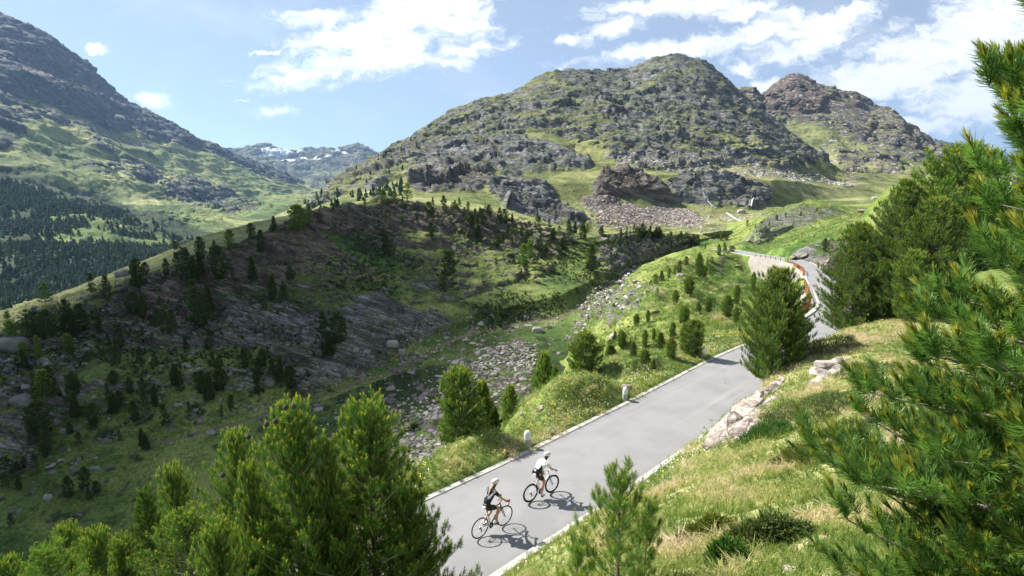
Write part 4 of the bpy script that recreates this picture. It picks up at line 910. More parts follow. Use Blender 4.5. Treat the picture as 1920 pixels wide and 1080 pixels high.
# ------------------------------------------------------------ forest masses far off: nobody could count them
def cone_tpl(rs):
    V, F = [(0, 0, 1.)], []; n = 6; prev = None
    for k, (z, r) in enumerate([(.72, .11), (.55, .10), (.42, .19), (.22, .17), (.05, .24)]):
        b = len(V)
        for j in range(n): a = j*2*math.pi/n+k*.5; q = r*rs.uniform(.65, 1.3); V.append((q*math.cos(a), q*math.sin(a), z+rs.uniform(-.05, .05)))
        if prev is None: F += [(0, b+j, b+(j+1) % n) for j in range(n)]
        else:
            for j in range(n): j2 = (j+1) % n; F += [(prev+j, b+j, b+j2), (prev+j, b+j2, prev+j2)]
        prev = b
    V = np.array(V); return V, np.array(F), np.zeros(len(V)), len(V)
ctp = [cone_tpl(np.random.RandomState(60+i)) for i in range(5)]
def forest(name, sheet, W_, n, hlo, hhi, mat, seed, label, sxy=1.):
    rs = np.random.RandomState(seed); w = W_.ravel(); w = w/w.sum(); idx = rs.choice(w.size, n, p=w); P_ = sheet.P.reshape(-1, 3)[idx].copy()
    P_[:, :2] += rs.normal(0, 2, (n, 2)); P_[:, 2] -= .4
    fr = np.zeros((n, 3, 3)); a = rs.uniform(0, 6.3, n); fr[:, 0, 0] = np.cos(a)*sxy; fr[:, 0, 1] = -np.sin(a)*sxy; fr[:, 1, 0] = np.sin(a)*sxy; fr[:, 1, 1] = np.cos(a)*sxy; fr[:, 2, 2] = 1
    V, F, ti, tp_ = stamp(ctp, P_, np.tile([0, 0, 1.], (n, 1)), rs.uniform(hlo, hhi, n), rs, fr=fr)
    return tag(obj(name, npmesh(name, V, F, [mat], {'tint': ti, 'tip': tp_}, smooth=False)), label, 'forest', kind='stuff')
Mf = leaf_mat('distant_conifers', (.050,.085,.036), (.14,.17,.05), .15, .55, .9)
AL = regions(left.px, left.py, left.P, [('scrub', 1., [(-500,900),(-500,350),(0,340),(100,365),(190,385),(260,415),(340,445),(420,450),(600,405),(640,402),(560,440),(420,480),(250,640),(0,760)])], 12, 14, 1)['scrub']
gl = fbm(left.P, .010, 4)
area = np.maximum(left.P[..., 1], 1)**1.3
forest('forest', left, AL*(sstep(gl, -.12, .12)+.05)*area, 20000, 7, 13, Mf, 1, 'dark conifer wood covering the lower slope of the far valley side', 1.35)
Am = regions(mtn.px, mtn.py, mtn.P, [('scrub', 1., [(555,440),(560,395),(640,352),(760,342),(760,385),(640,415)]), ('scrub', .10, [(600,370),(700,300),(830,225),(860,215),(800,290),(760,340),(620,390)])], 8, 5, 1)['scrub']
forest('forest', mtn, Am*mtn.P[..., 1]*(mtn.band < 6.05), 210, 4, 8, Mf, 2, 'scattered conifers along the left foot and flank of the rocky mountain', 1.1)
# ------------------------------------------------------------ the near pine on the right, the small pine in front
T_hero = [shoot_tpl(160, .17, .072, .0037, rs0, 2, .3, (.45, 1.2)) for _ in range(4)]
T_sm = [shoot_tpl(84, .15, .085, .0030, rs0, 2, .3, (.45, 1.0)) for _ in range(3)]
hx, hy = 3.20, 2.40; hz = ground_at(hx, hy)
HT = tree_meshes('near_pine', M_needle_hero, pine_arrays(71, 5.0, 1.50, T_hero, .115, 8, .10, 2, .0, lambda f: float(np.interp(f, [0, .1, .22, .38, .55, .75, 1], [1.0, .88, .74, .56, .44, .36, .20])), rise=(-.24, .30), trunk_r=.07, up=.7, sc=.7))
place_tree(HT, (hx, hy, hz-.05), (2.95+H0-hz)/5.0, 2.2, 'very near stone pine filling the right side of the picture with long needles', sxy=1.)
SMP = tree_meshes('small_pine', M_needle_hero, pine_arrays(72, 2.5, .62, T_sm, .19, 5, .17, 2, .18, lambda f: min(1, (1-f)*1.3+.2), rise=(.45, .35), trunk_r=.035, up=1., sc=.5), M_bark)
q = px2(1165, 885, 5.3); z = ground_at(q[0], q[1]); place_tree(SMP, (q[0], q[1], z-.05), (q[2]-z)/2.62, 1., 'small open pine with bare lower twigs at the bottom right of the road')
SMQ = tree_meshes('small_pine', M_needle_hero, pine_arrays(73, 2.0, .42, T_sm, .2, 4, .17, 2, .15, lambda f: min(1, (1-f)*1.3+.2), rise=(.5, .35), trunk_r=.03, up=1., sc=.5), M_bark)
q = px2(1216, 930, 5.6); z = ground_at(q[0], q[1]); place_tree(SMQ, (q[0], q[1], z-.05), (q[2]-z)/2.12, 2., 'second stem close behind the small open pine, a little shorter', sxy=.8)
q = px2(1085, 1012, 5.0); z = ground_at(q[0], q[1]); place_tree(SMQ, (q[0], q[1], z-.05), (q[2]-z)/2.12, 4., 'pine sapling left of the small open pine at the bottom edge', sxy=.75)
# ------------------------------------------------------------ rocks
M_rockp = bpy.data.materials.new('pale_outcrop_rock'); M_rockp.use_nodes = True; T = NT(M_rockp.node_tree)
pos = T.node('ShaderNodeNewGeometry').outputs['Position']
mpv = T.node('ShaderNodeMapping', {'Vector': pos, 'Rotation': (.5, -.6, .5), 'Scale': (1.5, 1.5, 9)}).outputs[0]
nA = T.noise(mpv, 1., 7, .7, .5); nB = T.noise(pos, 3, 6, .65)
col = T.ramp(nA, [(.30, (.10,.08,.06)), (.43, (.33,.275,.225)), (.60, (.58,.51,.45))]); col = T.mix(T.smooth(nB, .55, .68), col, (.25,.15,.08)); col = T.mix(T.math('MULTIPLY', T.smooth(T.noise(pos, 9, 4), .6, .7), .6), col, (.14,.14,.10))
b = T.node('ShaderNodeBsdfPrincipled', {'Base Color': col, 'Roughness': .9, 'Normal': T.node('ShaderNodeBump', {'Strength': .9, 'Distance': .08, 'Height': T.math('ADD', nA, T.math('MULTIPLY', nB, .4))}).outputs[0]})
T.l.new(b.outputs[0], T.node('ShaderNodeOutputMaterial').inputs[0])
def rock_arr(seed, a, b, c, nu=72, nv=40, strat=.9, S=1.):
    u = np.linspace(0, 2*np.pi, nu, endpoint=False)[None]; v = np.linspace(-np.pi/2, np.pi/2, nv)[:, None]
    pw = lambda x, e: np.sign(x)*np.abs(x)**e
    P_ = np.stack([a*pw(np.cos(v), .7)*pw(np.cos(u), .75), b*pw(np.cos(v), .7)*pw(np.sin(u), .75), c*pw(np.sin(v), .6)+0*u], -1)
    Q = P_+seed*31.7; n = P_/np.array([a, b, c])**2; n /= np.linalg.norm(n, axis=-1, keepdims=True)
    d = fbm(Q, 1.1/S, 6, .6, ridged=True)*.22*S+fbm(Q*np.array([1, 1, 3.]), 1.6/S, 4, .6, ridged=True)*.10*S+(terrace(Q, .22*S, 1, .6)*.07*S*strat)
    P_ = P_+n*d[..., None]
    i = np.arange(nu*nv).reshape(nv, nu); j = np.roll(i, -1, 1)
    return P_.reshape(-1, 3), np.stack([i[:-1], j[:-1], j[1:], i[1:]], -1).reshape(-1, 4)
def rotz(V, a, tilt=0., roll=0.):
    M_r = np.array(Matrix.Rotation(a, 3, 'Z') @ Matrix.Rotation(tilt, 3, 'Y') @ Matrix.Rotation(roll, 3, 'X')); return V@M_r.T
M_rockd = bpy.data.materials.new('grey_outcrop_rock'); M_rockd.use_nodes = True; T = NT(M_rockd.node_tree)
pos = T.node('ShaderNodeNewGeometry').outputs['Position']
nA = T.noise(T.node('ShaderNodeMapping', {'Vector': pos, 'Rotation': (.5, -.6, .5), 'Scale': (.5, .5, 3.4)}).outputs[0], 1., 7, .7, .5); nB = T.noise(pos, 1.2, 6, .65); nzz = T.node('ShaderNodeSeparateXYZ', {0: T.node('ShaderNodeNewGeometry').outputs['Normal']}).outputs[2]
col = T.ramp(nA, [(.32, (.05,.04,.034)), (.47, (.17,.15,.13)), (.62, (.40,.37,.33))]); col = T.mix(T.math('MULTIPLY', T.smooth(T.math('ADD', nzz, T.math('SUBTRACT', nB, .5)), .62, .85), .85), col, (.12,.16,.04))
b = T.node('ShaderNodeBsdfPrincipled', {'Base Color': col, 'Roughness': .9, 'Normal': T.node('ShaderNodeBump', {'Strength': .9, 'Distance': .25, 'Height': T.math('ADD', nA, T.math('MULTIPLY', nB, .4))}).outputs[0]})
T.l.new(b.outputs[0], T.node('ShaderNodeOutputMaterial').inputs[0])
def hull_rock(seed):
    rs = np.random.RandomState(seed); import bmesh
    bm = bmesh.new()
    for _ in range(16):
        v = rs.normal(size=3); v /= np.linalg.norm(v); v = np.sign(v)*np.abs(v)**.6*np.array([1, .75, .5]); bm.verts.new(v*.6)
    bmesh.ops.convex_hull(bm, input=bm.verts); bmesh.ops.triangulate(bm, faces=bm.faces)
    bm.verts.ensure_lookup_table(); vs = [v for v in bm.verts if v.link_faces]; ix_ = {v: i for i, v in enumerate(vs)}
    V = np.array([v.co[:] for v in vs]); F = np.array([[ix_[v] for v in f.verts] for f in bm.faces]); bm.free()
    return V, F, np.zeros(len(V)), len(V)
def crag(seed, L, hw, hh, n=11):
    """angular blocks bedded along one direction"""
    import bmesh
    rs = np.random.RandomState(seed); parts = []
    for k in range(n):
        V, F, _, _ = hull_rock(seed*31+k); bm = bmesh.new(); vs = [bm.verts.new(v) for v in V]; [bm.faces.new([vs[i] for i in f]) for f in F]
        bmesh.ops.subdivide_edges(bm, edges=bm.edges, cuts=4, use_grid_fill=True); bmesh.ops.triangulate(bm, faces=bm.faces)
        bm.verts.index_update(); V = np.array([v.co[:] for v in bm.verts]); F = np.array([[v.index for v in f.verts] for f in bm.faces]); bm.free()
        sc_ = np.array([L*rs.uniform(.5, 1.1), hw*rs.uniform(.55, 1.2), hh*rs.uniform(.5, 1.1)])*(1 if k else 1.25)
        V = V*sc_; nrm = V/np.maximum(np.linalg.norm(V, axis=1, keepdims=True), 1e-6); V = V+nrm*(fbm(V+seed+k, 2.2/max(hw, .2), 5, .6, ridged=True)*.16*min(hw, hh))[:, None]+nrm*(terrace(V, .3*hh)*.05*hh)[:, None]
        V = rotz(V, rs.normal(0, .12), rs.normal(0, .10), rs.normal(0, .15)); V = V+np.array([rs.uniform(-.55, .55)*L, rs.uniform(-.5, .5)*hw, rs.uniform(-.25, .25)*hh])*(0 if k == 0 else 1); parts.append((V, F))
    return cat(parts)
def outcrop(name, lb, slabs, mat=None):
    mat = mat or (M_rockp if 'bank' in lb or 'pale stone' in lb or 'pinkish' in lb or 'flat pale' in lb or 'brown' in lb else M_rockd)
    """slabs: (px0,py0,px1,py1, half width, half height, sink, roll)"""
    parts = []
    for k, (x0, y0, x1, y1, hw, hh, sink, roll) in enumerate(slabs):
        A_, _, _ = near.hit(x0, y0); B_, _, _ = near.hit(x1, y1); d = B_-A_; L = d.length/2; c = (A_+B_)/2
        V, F = crag(k+len(parts)*7+int(x0) % 97, L*.85, hw, hh)
        V = rotz(V, math.atan2(d.y, d.x), -math.asin(np.clip(d.z/d.length, -1, 1)), roll)
        parts.append((V+np.array(c)-np.array((0, 0, sink)), F))
    V, F = cat(parts); c = V.mean(0); c[2] = V[:, 2].min()
    return tag(obj(name, npmesh(name, V-c, F, [mat], smooth=False), loc=tuple(c)), lb, 'rock')
outcrop('rock_outcrop', 'pale pinkish layered rock face breaking out of the bank beside the right kerb', [(1310,855,1450,772,.75,.62,.05,.5),(1345,815,1470,740,.65,.55,-.05,.3),(1395,772,1470,722,.5,.5,.0,.4),(1370,835,1450,785,.6,.45,.05,.6)])
outcrop('rock_outcrop', 'grey cracked slab in the grass above the pinkish rock face', [(1512,728,1605,682,.9,.38,.0,.35)])
outcrop('rock_outcrop', 'thin grey sliver of rock right of the cracked slab on the bank', [(1610,690,1690,683,.4,.2,.05,.2)])
outcrop('rock', 'flat pale stone block lying in the grass left of the near pine', [(1430,982,1478,980,.13,.07,-.02,.1)])
outcrop('rock', 'flat pale stone at the bottom edge beside the near pine', [(1455,1068,1520,1066,.16,.08,-.0,.2)])
outcrop('rock', 'brown stone on the left verge between the first and second white kerb stones', [(1002,772,1022,768,.22,.22,.0,.2)])
outcrop('rock_outcrop', 'slanting grey slab beside the far end of the road', [(1345,482,1374,468,1.6,1.0,.2,.4)])
outcrop('rock_outcrop', 'reddish broken rock face right of the far road bend', [(1535,505,1600,455,2.0,1.6,.5,.5),(1540,510,1590,480,2.2,1.3,.3,.2)])
outcrop('rock_outcrop', 'long grey ledge in the meadow above the far road', [(1468,485,1515,472,1.8,.7,.2,.4),(1500,474,1560,452,1.8,.8,.3,.5),(1490,486,1520,482,1.2,.8,.2,.2)])
outcrop('rock_outcrop', 'small pale rock patch on the bright meadow below the far road', [(1370,505,1396,498,1.2,.6,.25,.1)])
outcrop('rock_outcrop', 'dark overhanging rock at the foot of the knob above the road', [(1390,466,1440,425,4,4.0,1.0,.5),(1415,452,1500,412,5,5.0,1.6,.4),(1470,430,1570,396,5,3.6,1.5,.4)])
RT = [hull_rock(200+i) for i in range(8)]
def stone_mat(name, c0, c1, c2):
    m = bpy.data.materials.new(name); m.use_nodes = True; T = NT(m.node_tree); pos = T.node('ShaderNodeNewGeometry').outputs['Position']
    col = T.ramp(T.attr('tint'), [(0, c0), (.5, c1), (1, c2)]); n = T.noise(pos, 3, 5, .65)
    col = T.mix(T.smooth(n, .5, .65), col, T.mix(.5, col, (.12,.12,.09)))
    b = T.node('ShaderNodeBsdfPrincipled', {'Base Color': col, 'Roughness': .9, 'Normal': T.node('ShaderNodeBump', {'Strength': .6, 'Distance': .1, 'Height': n}).outputs[0]})
    T.l.new(b.outputs[0], T.node('ShaderNodeOutputMaterial').inputs[0]); return m
M_st = stone_mat('scree_stone', (.13,.12,.105), (.30,.28,.25), (.55,.52,.47)); M_stw = stone_mat('pale_warm_stone', (.16,.14,.11), (.34,.31,.25), (.60,.56,.48)); M_std = stone_mat('dark_grey_stone', (.07,.065,.055), (.15,.145,.13), (.30,.29,.26)); M_st2 = stone_mat('reddish_scree_stone', (.12,.09,.075), (.25,.205,.175), (.42,.37,.33))
def stones(sheet, poly, n, slo, shi, mat, seed, label, P2=1.8, name='scree', jit=6):
    rs = np.random.RandomState(seed)
    mk = inpoly(sheet.px+fbm(sheet.P, .08, 3)*jit, sheet.py+fbm(sheet.P+9, .08, 3)*jit, poly)*(sheet.py <= sheet.vis+1.5)
    w = mk*sheet.P[..., 1]**P2*(.15+sstep(fbm(sheet.P, .12, 3), -.2, .3)); w = w.ravel()/w.sum(); idx = rs.choice(w.size, n, p=w); P_ = sheet.P.reshape(-1, 3)[idx]+rs.normal(0, .35, (n, 3))*np.array([1, 1, 0])
    s = slo+(shi-slo)*rs.rand(n)**4; P_[:, 2] -= s*.06
    dirs = rs.normal(0, .35, (n, 3)); dirs[:, 2] = 1
    V, F, ti, _ = stamp(RT, P_, dirs, s, rs)
    return tag(obj(name, npmesh(name, V, F, [mat], {'tint': ti}, smooth=False)), label, 'stones', kind='stuff')
stones(ridge, [(840,690),(900,640),(1010,640),(1000,700),(900,780),(790,870),(690,860),(740,760)], 3200, .10, .85, M_stw, 1, 'pale scree spread on the ravine floor behind the roadside pines')
stones(ridge, [(560,760),(780,600),(1000,585),(1060,600),(900,650),(760,760),(640,850)], 1800, .10, .5, M_stw, 2, 'stones sprinkled over the green ravine slope')
stones(ridge, [(0,980),(0,640),(200,620),(560,600),(700,590),(640,720),(420,820),(250,900)], 800, .2, 1.3, M_std, 3, 'broken stones among scrub on the shaded slope')
stones(ridge, [(1070,600),(1120,530),(1190,495),(1215,505),(1160,560),(1110,640)], 600, .25, 1.1, M_stw, 4, 'pale stones along the stream bed of the ravine')
stones(near, [(1105,600),(1130,540),(1165,515),(1230,530),(1270,560),(1220,590),(1160,610)], 300, .3, 1.5, M_st, 5, 'broken slabs on the knoll')
stones(near, [(960,720),(1100,600),(1400,590),(1380,640),(1180,700),(980,790)], 160, .12, .6, M_st, 8, 'stones in the grass below the road')
stones(mtn, [(1085,368),(1160,378),(1200,397),(1240,380),(1310,402),(1320,425),(1240,427),(1150,434),(1120,420)], 9500, .45, 2.3, M_st2, 6, 'reddish block scree under the cliffs')
stones(mtn, [(1130,285),(1250,300),(1440,310),(1560,335),(1600,350),(1450,335),(1280,325),(1180,318)], 2200, 1., 4.5, M_st, 7, 'grey blocks on the high terrace')
stones(mtn, [(1240,430),(1330,405),(1440,400),(1440,440),(1300,448)], 500, .6, 2.6, M_st, 9, 'stones scattered on the pale meadow')
for k, (px, py, sz, lb, sh) in enumerate([(926,704,.8,'squarish pale boulder on the scree behind the roadside pines', ridge),(1006,622,1.7,'large grey boulder on the green ravine slope', ridge),(735,650,1.5,'left boulder of the pair near the trail', ridge),(752,662,1.2,'right boulder of the pair near the trail', ridge),(503,722,1.5,'pale boulder alone among dark trees across the ravine', ridge),
        (25,655,3.2,'big grey boulder at the left edge among trees', ridge),(42,752,2.2,'pale slab boulder low at the left edge', ridge),(230,517,2.2,'flat pale boulder on the sunny ridge crest', ridge),(1153,635,1.0,'pale rock tip at the lower end of the knoll', near),(1172,730,.45,'reddish stone at the foot of the second white kerb stone', near),(1275,520,1.3,'grey boulder behind the knoll trees', near),(1390,400,5,'blocky boulder left of the knob', mtn),(1640,374,5.,'dark boulder on the far pasture', mtn)]):
    p, r, c = sh.hit(px, py); V, F = rock_arr(300+k, sz*.55, sz*.42, sz*.33, 28, 18, S=sz*.7)
    tag(obj('boulder', npmesh('boulder', V, F, [M_st2 if k == 9 else M_rockp if k in (0, 8) else M_std if k in (4, 5, 6, 7) else M_st], {'tint': np.full(len(V), .55)}), loc=(p.x, p.y, p.z+sz*.1)), lb, 'boulder')
# ------------------------------------------------------------ grass, shrubs, flowers
def grass_tpl(rs, n, h, sp, w):
    V, F = [], []
    for i in range(n):
        az = rs.uniform(0, 6.28); l = h*rs.uniform(.55, 1.2); r0 = rs.uniform(0, .05); b = np.array([math.cos(az)*r0, math.sin(az)*r0, 0]); o = np.array([math.cos(az), math.sin(az), 0]); s = np.array([-math.sin(az), math.cos(az), 0])*w/2
        a = rs.uniform(.1, sp); m1 = b+o*l*a*.35+np.array([0, 0, l*.6]); t_ = b+o*l*a*1.15+np.array([0, 0, l*(1-.35*a)])
        k = len(V); V += [b-s, b+s, m1+s*.8, m1-s*.8, t_]; F += [(k, k+1, k+2), (k, k+2, k+3), (k+3, k+2, k+4)]
    V = np.array(V); return V, np.array(F), np.tile([0, 0, 0, 0, 1.], n), len(V)
rsg = np.random.RandomState(9)
GT = [grass_tpl(rsg, 13, .12, 1.3, .009) for _ in range(6)]
def grass_mat():
    m = bpy.data.materials.new('grass_blades'); m.use_nodes = True; T = NT(m.node_tree); t = T.attr('tint'); d = T.attr('tip')
    g = T.ramp(t, [(0, (.11,.19,.03)), (.42, (.25,.33,.07)), (.62, (.50,.48,.19)), (1, (.74,.60,.42))])
    b = T.node('ShaderNodeBsdfPrincipled', {'Base Color': g, 'Roughness': .55}); b.inputs['Specular IOR Level'].default_value = .25
    mx = T.node('ShaderNodeMixShader', {0: .5, 1: b.outputs[0], 2: T.node('ShaderNodeBsdfTranslucent', {'Color': g}).outputs[0]})
    T.l.new(mx.outputs[0], T.node('ShaderNodeOutputMaterial').inputs[0]); return m
M_gr = grass_mat()
P_ = near.P; dist = np.linalg.norm(P_-np.array([0, 0, H0]), axis=-1)
RDn, _, RSn = road_query(P_[..., 0], P_[..., 1])
inview = (near.px > -60) & (near.px < 1990) & (near.py < 1180)
cell = P_[..., 1]**2
def tufts(name, mask, n, slo, shi, seed, label, dryb=0.):
    rs = np.random.RandomState(seed); w = (mask*cell/np.maximum(dist, 4)**1.1).ravel(); w = w/w.sum(); idx = rs.choice(w.size, n, p=w)
    Pg = P_.reshape(-1, 3)[idx]+rs.normal(0, .05, (n, 3))*np.array([1, 1, 0])*np.clip(dist.ravel()[idx]/8, .3, 3)[:, None]; Pg[:, 2] -= .015
    cl = fbm(Pg, .9, 3); c2 = fbm(Pg+77, .35, 3)
    tint = np.clip(.42+dryb+.85*cl+.35*c2+rs.normal(0, .10, n), 0, 1); s = (slo+(shi-slo)*rs.rand(n))*(1+.7*np.clip(cl, -.5, .6)); D = np.c_[rs.normal(.18, .2, n), rs.normal(-.12, .2, n), np.ones(n)]
    V, F, ti, tp_ = stamp(GT, Pg, D, s, rs, tint)
    return tag(obj(name, npmesh(name, V, F, [M_gr], {'tint': ti, 'tip': tp_}, smooth=False)), label, 'grass', kind='stuff')
tufts('grass', inview*(RSn > 0)*(RDn > .2)*(P_[..., 1] < 40)*(P_[..., 1] > 2.2), 42000, .6, 1.5, 21, 'pale straw and green bunch grass on the bank right of the road', .03)
tufts('grass', inview*(RSn < 0)*(RDn > .2)*(RDn < 7)*(P_[..., 1] < 60)*(P_[..., 1] > 12), 16000, .8, 1.8, 22, 'green grass on the verge left of the road', -.16)
tufts('grass', inview*(RSn < 0)*(RDn > 3)*(P_[..., 1] < 140)*(P_[..., 1] > 36)*(near.px > 1080), 9000, 2.2, 4.5, 23, 'tall meadow growth on the shelf below the far road', -.2)
tufts('grass', inview*(RDn > 2)*(P_[..., 1] > 95)*(P_[..., 1] < 215)*(near.px > 1300), 8000, 3., 7., 24, 'rough pasture growth around the rocky knob beyond the road', -.1)
# flowers
fv = []; 
for k in range(5): a = k*2*math.pi/5; fv.append((.5*math.cos(a), .5*math.sin(a), .12))
FT = [(np.array([(0, 0, 0)]+fv+[(0, 0, -3.)]), np.array([(0, i+1, (i+1) % 5+1) for i in range(5)]+[(0, 1, 6)]), np.zeros(7), 7)]
for (nm, colr, n, seed, lb) in (('wildflowers', (.72,.52,.03), 1200, 31, 'yellow flowers dotted along the left verge'), ('wildflowers', (.75,.75,.70), 900, 32, 'white flowers dotted along both verges')):
    rs = np.random.RandomState(seed); m_ = inview*(((RSn < 0)*(RDn > .35)*(RDn < 2.6)*(P_[..., 1] < 45)) if seed == 31 else ((RDn > .35)*(RDn < 2.4)*(P_[..., 1] < 40)))
    w = (m_*cell/np.maximum(dist, 4)*(sstep(fbm(P_, .5, 3), -.1, .35)+.08)).ravel(); w = w/w.sum(); idx = rs.choice(w.size, n, p=w); Pf = P_.reshape(-1, 3)[idx]+rs.normal(0, .1, (n, 3))*np.array([1, 1, 0]); Pf[:, 2] += rs.uniform(.12, .28, n)
    V, F, ti, tp_ = stamp(FT, Pf, np.c_[rs.normal(0, .3, n), rs.normal(-.3, .3, n), np.ones(n)], rs.uniform(.025, .05, n), rs)
    tag(obj(nm, npmesh(nm, V, F, [simple_mat('petals', colr, .6)])), lb, 'flowers', kind='stuff')
# shrubs
M_jun = leaf_mat('juniper_leaves', (.10,.15,.045), (.26,.30,.08), .25); M_box = leaf_mat('glossy_dark_leaves', (.06,.16,.028), (.16,.28,.05), .3); M_yel = leaf_mat('yellow_green_leaves', (.15,.19,.03), (.32,.32,.06), .3)
ST = [shoot_tpl(22, .10, .035, .011, rs0, 1, .3, (.5, 1.1)) for _ in range(4)]
def shrub(px, py, rx, ry, h, mat, n, label, name='shrub', group=None):
    p, r, c = near.hit(px, py); d = p.y*cp-(p.z-H0)*sp; a = rx*d/FP; nn = p-Vector((0, 0, H0)); el = math.atan2(-nn.z, math.hypot(nn.x, nn.y)); b = ry*d/FP/max(math.sin(el), .25)
    rs = np.random.RandomState(int(px*7+py)); ang = rs.uniform(0, 6.28, n); rad = np.sqrt(rs.rand(n))*(1+.25*np.sin(ang*3+px))
    x = a*rad*np.cos(ang); y = b*rad*np.sin(ang); gz = np.array([ground_at(p.x+i, p.y+j) for i, j in zip(x, y)])-p.z
    hh = h*np.clip(1-rad**2*.8, .12, 1)*rs.uniform(.3, 1, n)*(1+.6*fbm(np.c_[x, y, 0*x]+px, 2.2, 3)); pos_ = np.c_[x, y, gz+hh]
    D = np.c_[x/a*.7+rs.normal(0, .4, n), y/b*.7+rs.normal(0, .4, n), np.full(n, .8)]
    V, F, ti, tp_ = stamp(ST, pos_, D, rs.uniform(.8, 1.5, n), rs, None, np.clip(rs.normal(.4, .4, n), 0, 1))
    e = tag(obj(name, npmesh(name, V, F, [mat], {'tint': ti, 'tip': tp_}, smooth=False), loc=p), label, 'shrub', group)
    return e
for a_ in [(1432,822,44,20,.45,M_box,1100,'dark glossy green cushion shrub at the lower end of the pinkish rock face'),(1530,775,110,42,.30,M_jun,3800,'wide creeping juniper mat in the middle of the bank'),(1590,815,60,22,.28,M_jun,1400,'juniper mat close to the near pine branches, right of the widest mat'),
  (1545,655,62,11,.4,M_jun,1500,'low juniper mat on the bank crest below the pine clump'),(1495,868,34,17,.4,M_yel,800,'round yellow green bush on the bank'),(1322,1012,60,16,.28,M_yel,1500,'yellow green bush with grey twigs at the lower bank'),
  (1440,1012,70,15,.22,M_jun,1500,'flat juniper patch below the pale stone block'),(1360,1058,30,10,.2,M_box,500,'little dark shrub at the bottom edge'),(1180,1000,45,18,.3,M_yel,600,'yellowish low bush behind the small open pine'),(1625,700,50,16,.3,M_jun,900,'juniper patch right of the grey cracked slab'),
  (1165,655,30,10,.5,M_jun,700,'juniper on the slope below the rocky knoll'),(1205,690,40,10,.3,M_jun,900,'light creeping shrub on the grassy shelf below the road'),(1240,648,30,8,.4,M_jun,600,'creeping shrub left of the kerb stone clump')]:
    shrub(*a_)
# dwarf scrub on the shaded ridge: nobody could count it
rs = np.random.RandomState(77); bd = ridge.band; w = ((bd > 2)*(bd < 5.0)*(ridge.py <= ridge.vis+2)*ridge.P[..., 1]**1.6*sstep(fbm(ridge.P, .07, 4), -.05, .25)).ravel(); w /= w.sum(); n = 9000
idx = rs.choice(w.size, n, p=w); V, F, ti, tp_ = stamp([shoot_tpl(9, .25, .5, .16, rs, 1, .3, (.5, 1.3)) for _ in range(4)], ridge.P.reshape(-1, 3)[idx], np.c_[rs.normal(0, .3, (n, 2)), np.ones(n)], rs.uniform(.5, 1.5, n), rs)
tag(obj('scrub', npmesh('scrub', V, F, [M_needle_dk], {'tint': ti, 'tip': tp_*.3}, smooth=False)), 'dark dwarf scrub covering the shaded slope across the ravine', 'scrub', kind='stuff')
rs = np.random.RandomState(78); w = ((mtn.band > 1)*(mtn.band < 5.6)*mtn.P[..., 1]**1.5*sstep(fbm(mtn.P, .02, 4), -.05, .3)).ravel(); w /= w.sum(); n = 6000
# ------------------------------------------------------------ kerb stones, walls, fence
def bollard_mesh():
    prof = [(.155,-.35),(.155,.0),(.15,.30),(.145,.50),(.13,.58),(.10,.635),(.055,.665),(0,.672)]; n = 20; V = []; 
    for r, z in prof:
        for j in range(n): a = j*2*math.pi/n; V.append((r*math.cos(a), r*.85*math.sin(a), z))
    V = np.array(V); V += np.stack([fbm(V, 9, 3), fbm(V+5, 9, 3), 0*V[:, 0]], -1)*.008
    F = [(i*n+j, i*n+(j+1) % n, (i+1)*n+(j+1) % n, (i+1)*n+j) for i in range(len(prof)-1) for j in range(n)]
    m = bpy.data.materials.new('whitewashed_stone'); m.use_nodes = True; T = NT(m.node_tree); pos = T.node('ShaderNodeTexCoord').outputs['Object']
    zz = T.node('ShaderNodeSeparateXYZ', {0: pos}).outputs[2]; nn = T.noise(pos, 14, 5, .65)
    col = T.mix(T.smooth(T.math('MULTIPLY_ADD', T.math('SUBTRACT', nn, .5), .1, zz), .27, .33), (.36,.35,.33), (.74,.73,.70)); col = T.mix(T.math('MULTIPLY', T.smooth(nn, .52, .62), .6), col, (.36,.35,.33))
    b = T.node('ShaderNodeBsdfPrincipled', {'Base Color': col, 'Roughness': .9, 'Normal': T.node('ShaderNodeBump', {'Strength': .5, 'Distance': .02, 'Height': nn}).outputs[0]}); T.l.new(b.outputs[0], T.node('ShaderNodeOutputMaterial').inputs[0])
    return npmesh('kerb_stone', V, np.array(F), [m])
BM_ = bollard_mesh()
for k, (px, py, lb) in enumerate([(988,836,'nearest of the three whitewashed kerb stones, beside the front rider'),(1169,753,'middle one of the three whitewashed kerb stones along the left verge'),(1316,672,'farthest of the three whitewashed kerb stones, just before the broad roadside pine')]):
    p, r, c = near.hit(px, py); o = obj('kerb_stone', BM_, loc=(p.x, p.y, p.z-.02)); o.rotation_euler = (.02*k, -.04, k*1.3); tag(o, lb, 'kerb stone', 'whitewashed kerb stones')
def idx_y(y): return int(np.argmin(np.abs(Lc[:len(Lc)-2, 1]-y)+np.where(Lc[:-2, 0] < 0, 50, 0)))
M_wall = simple_mat('retaining_wall_stone', (.37,.335,.295), .9, .2, (2.2, .8, .10), (.9, .35))
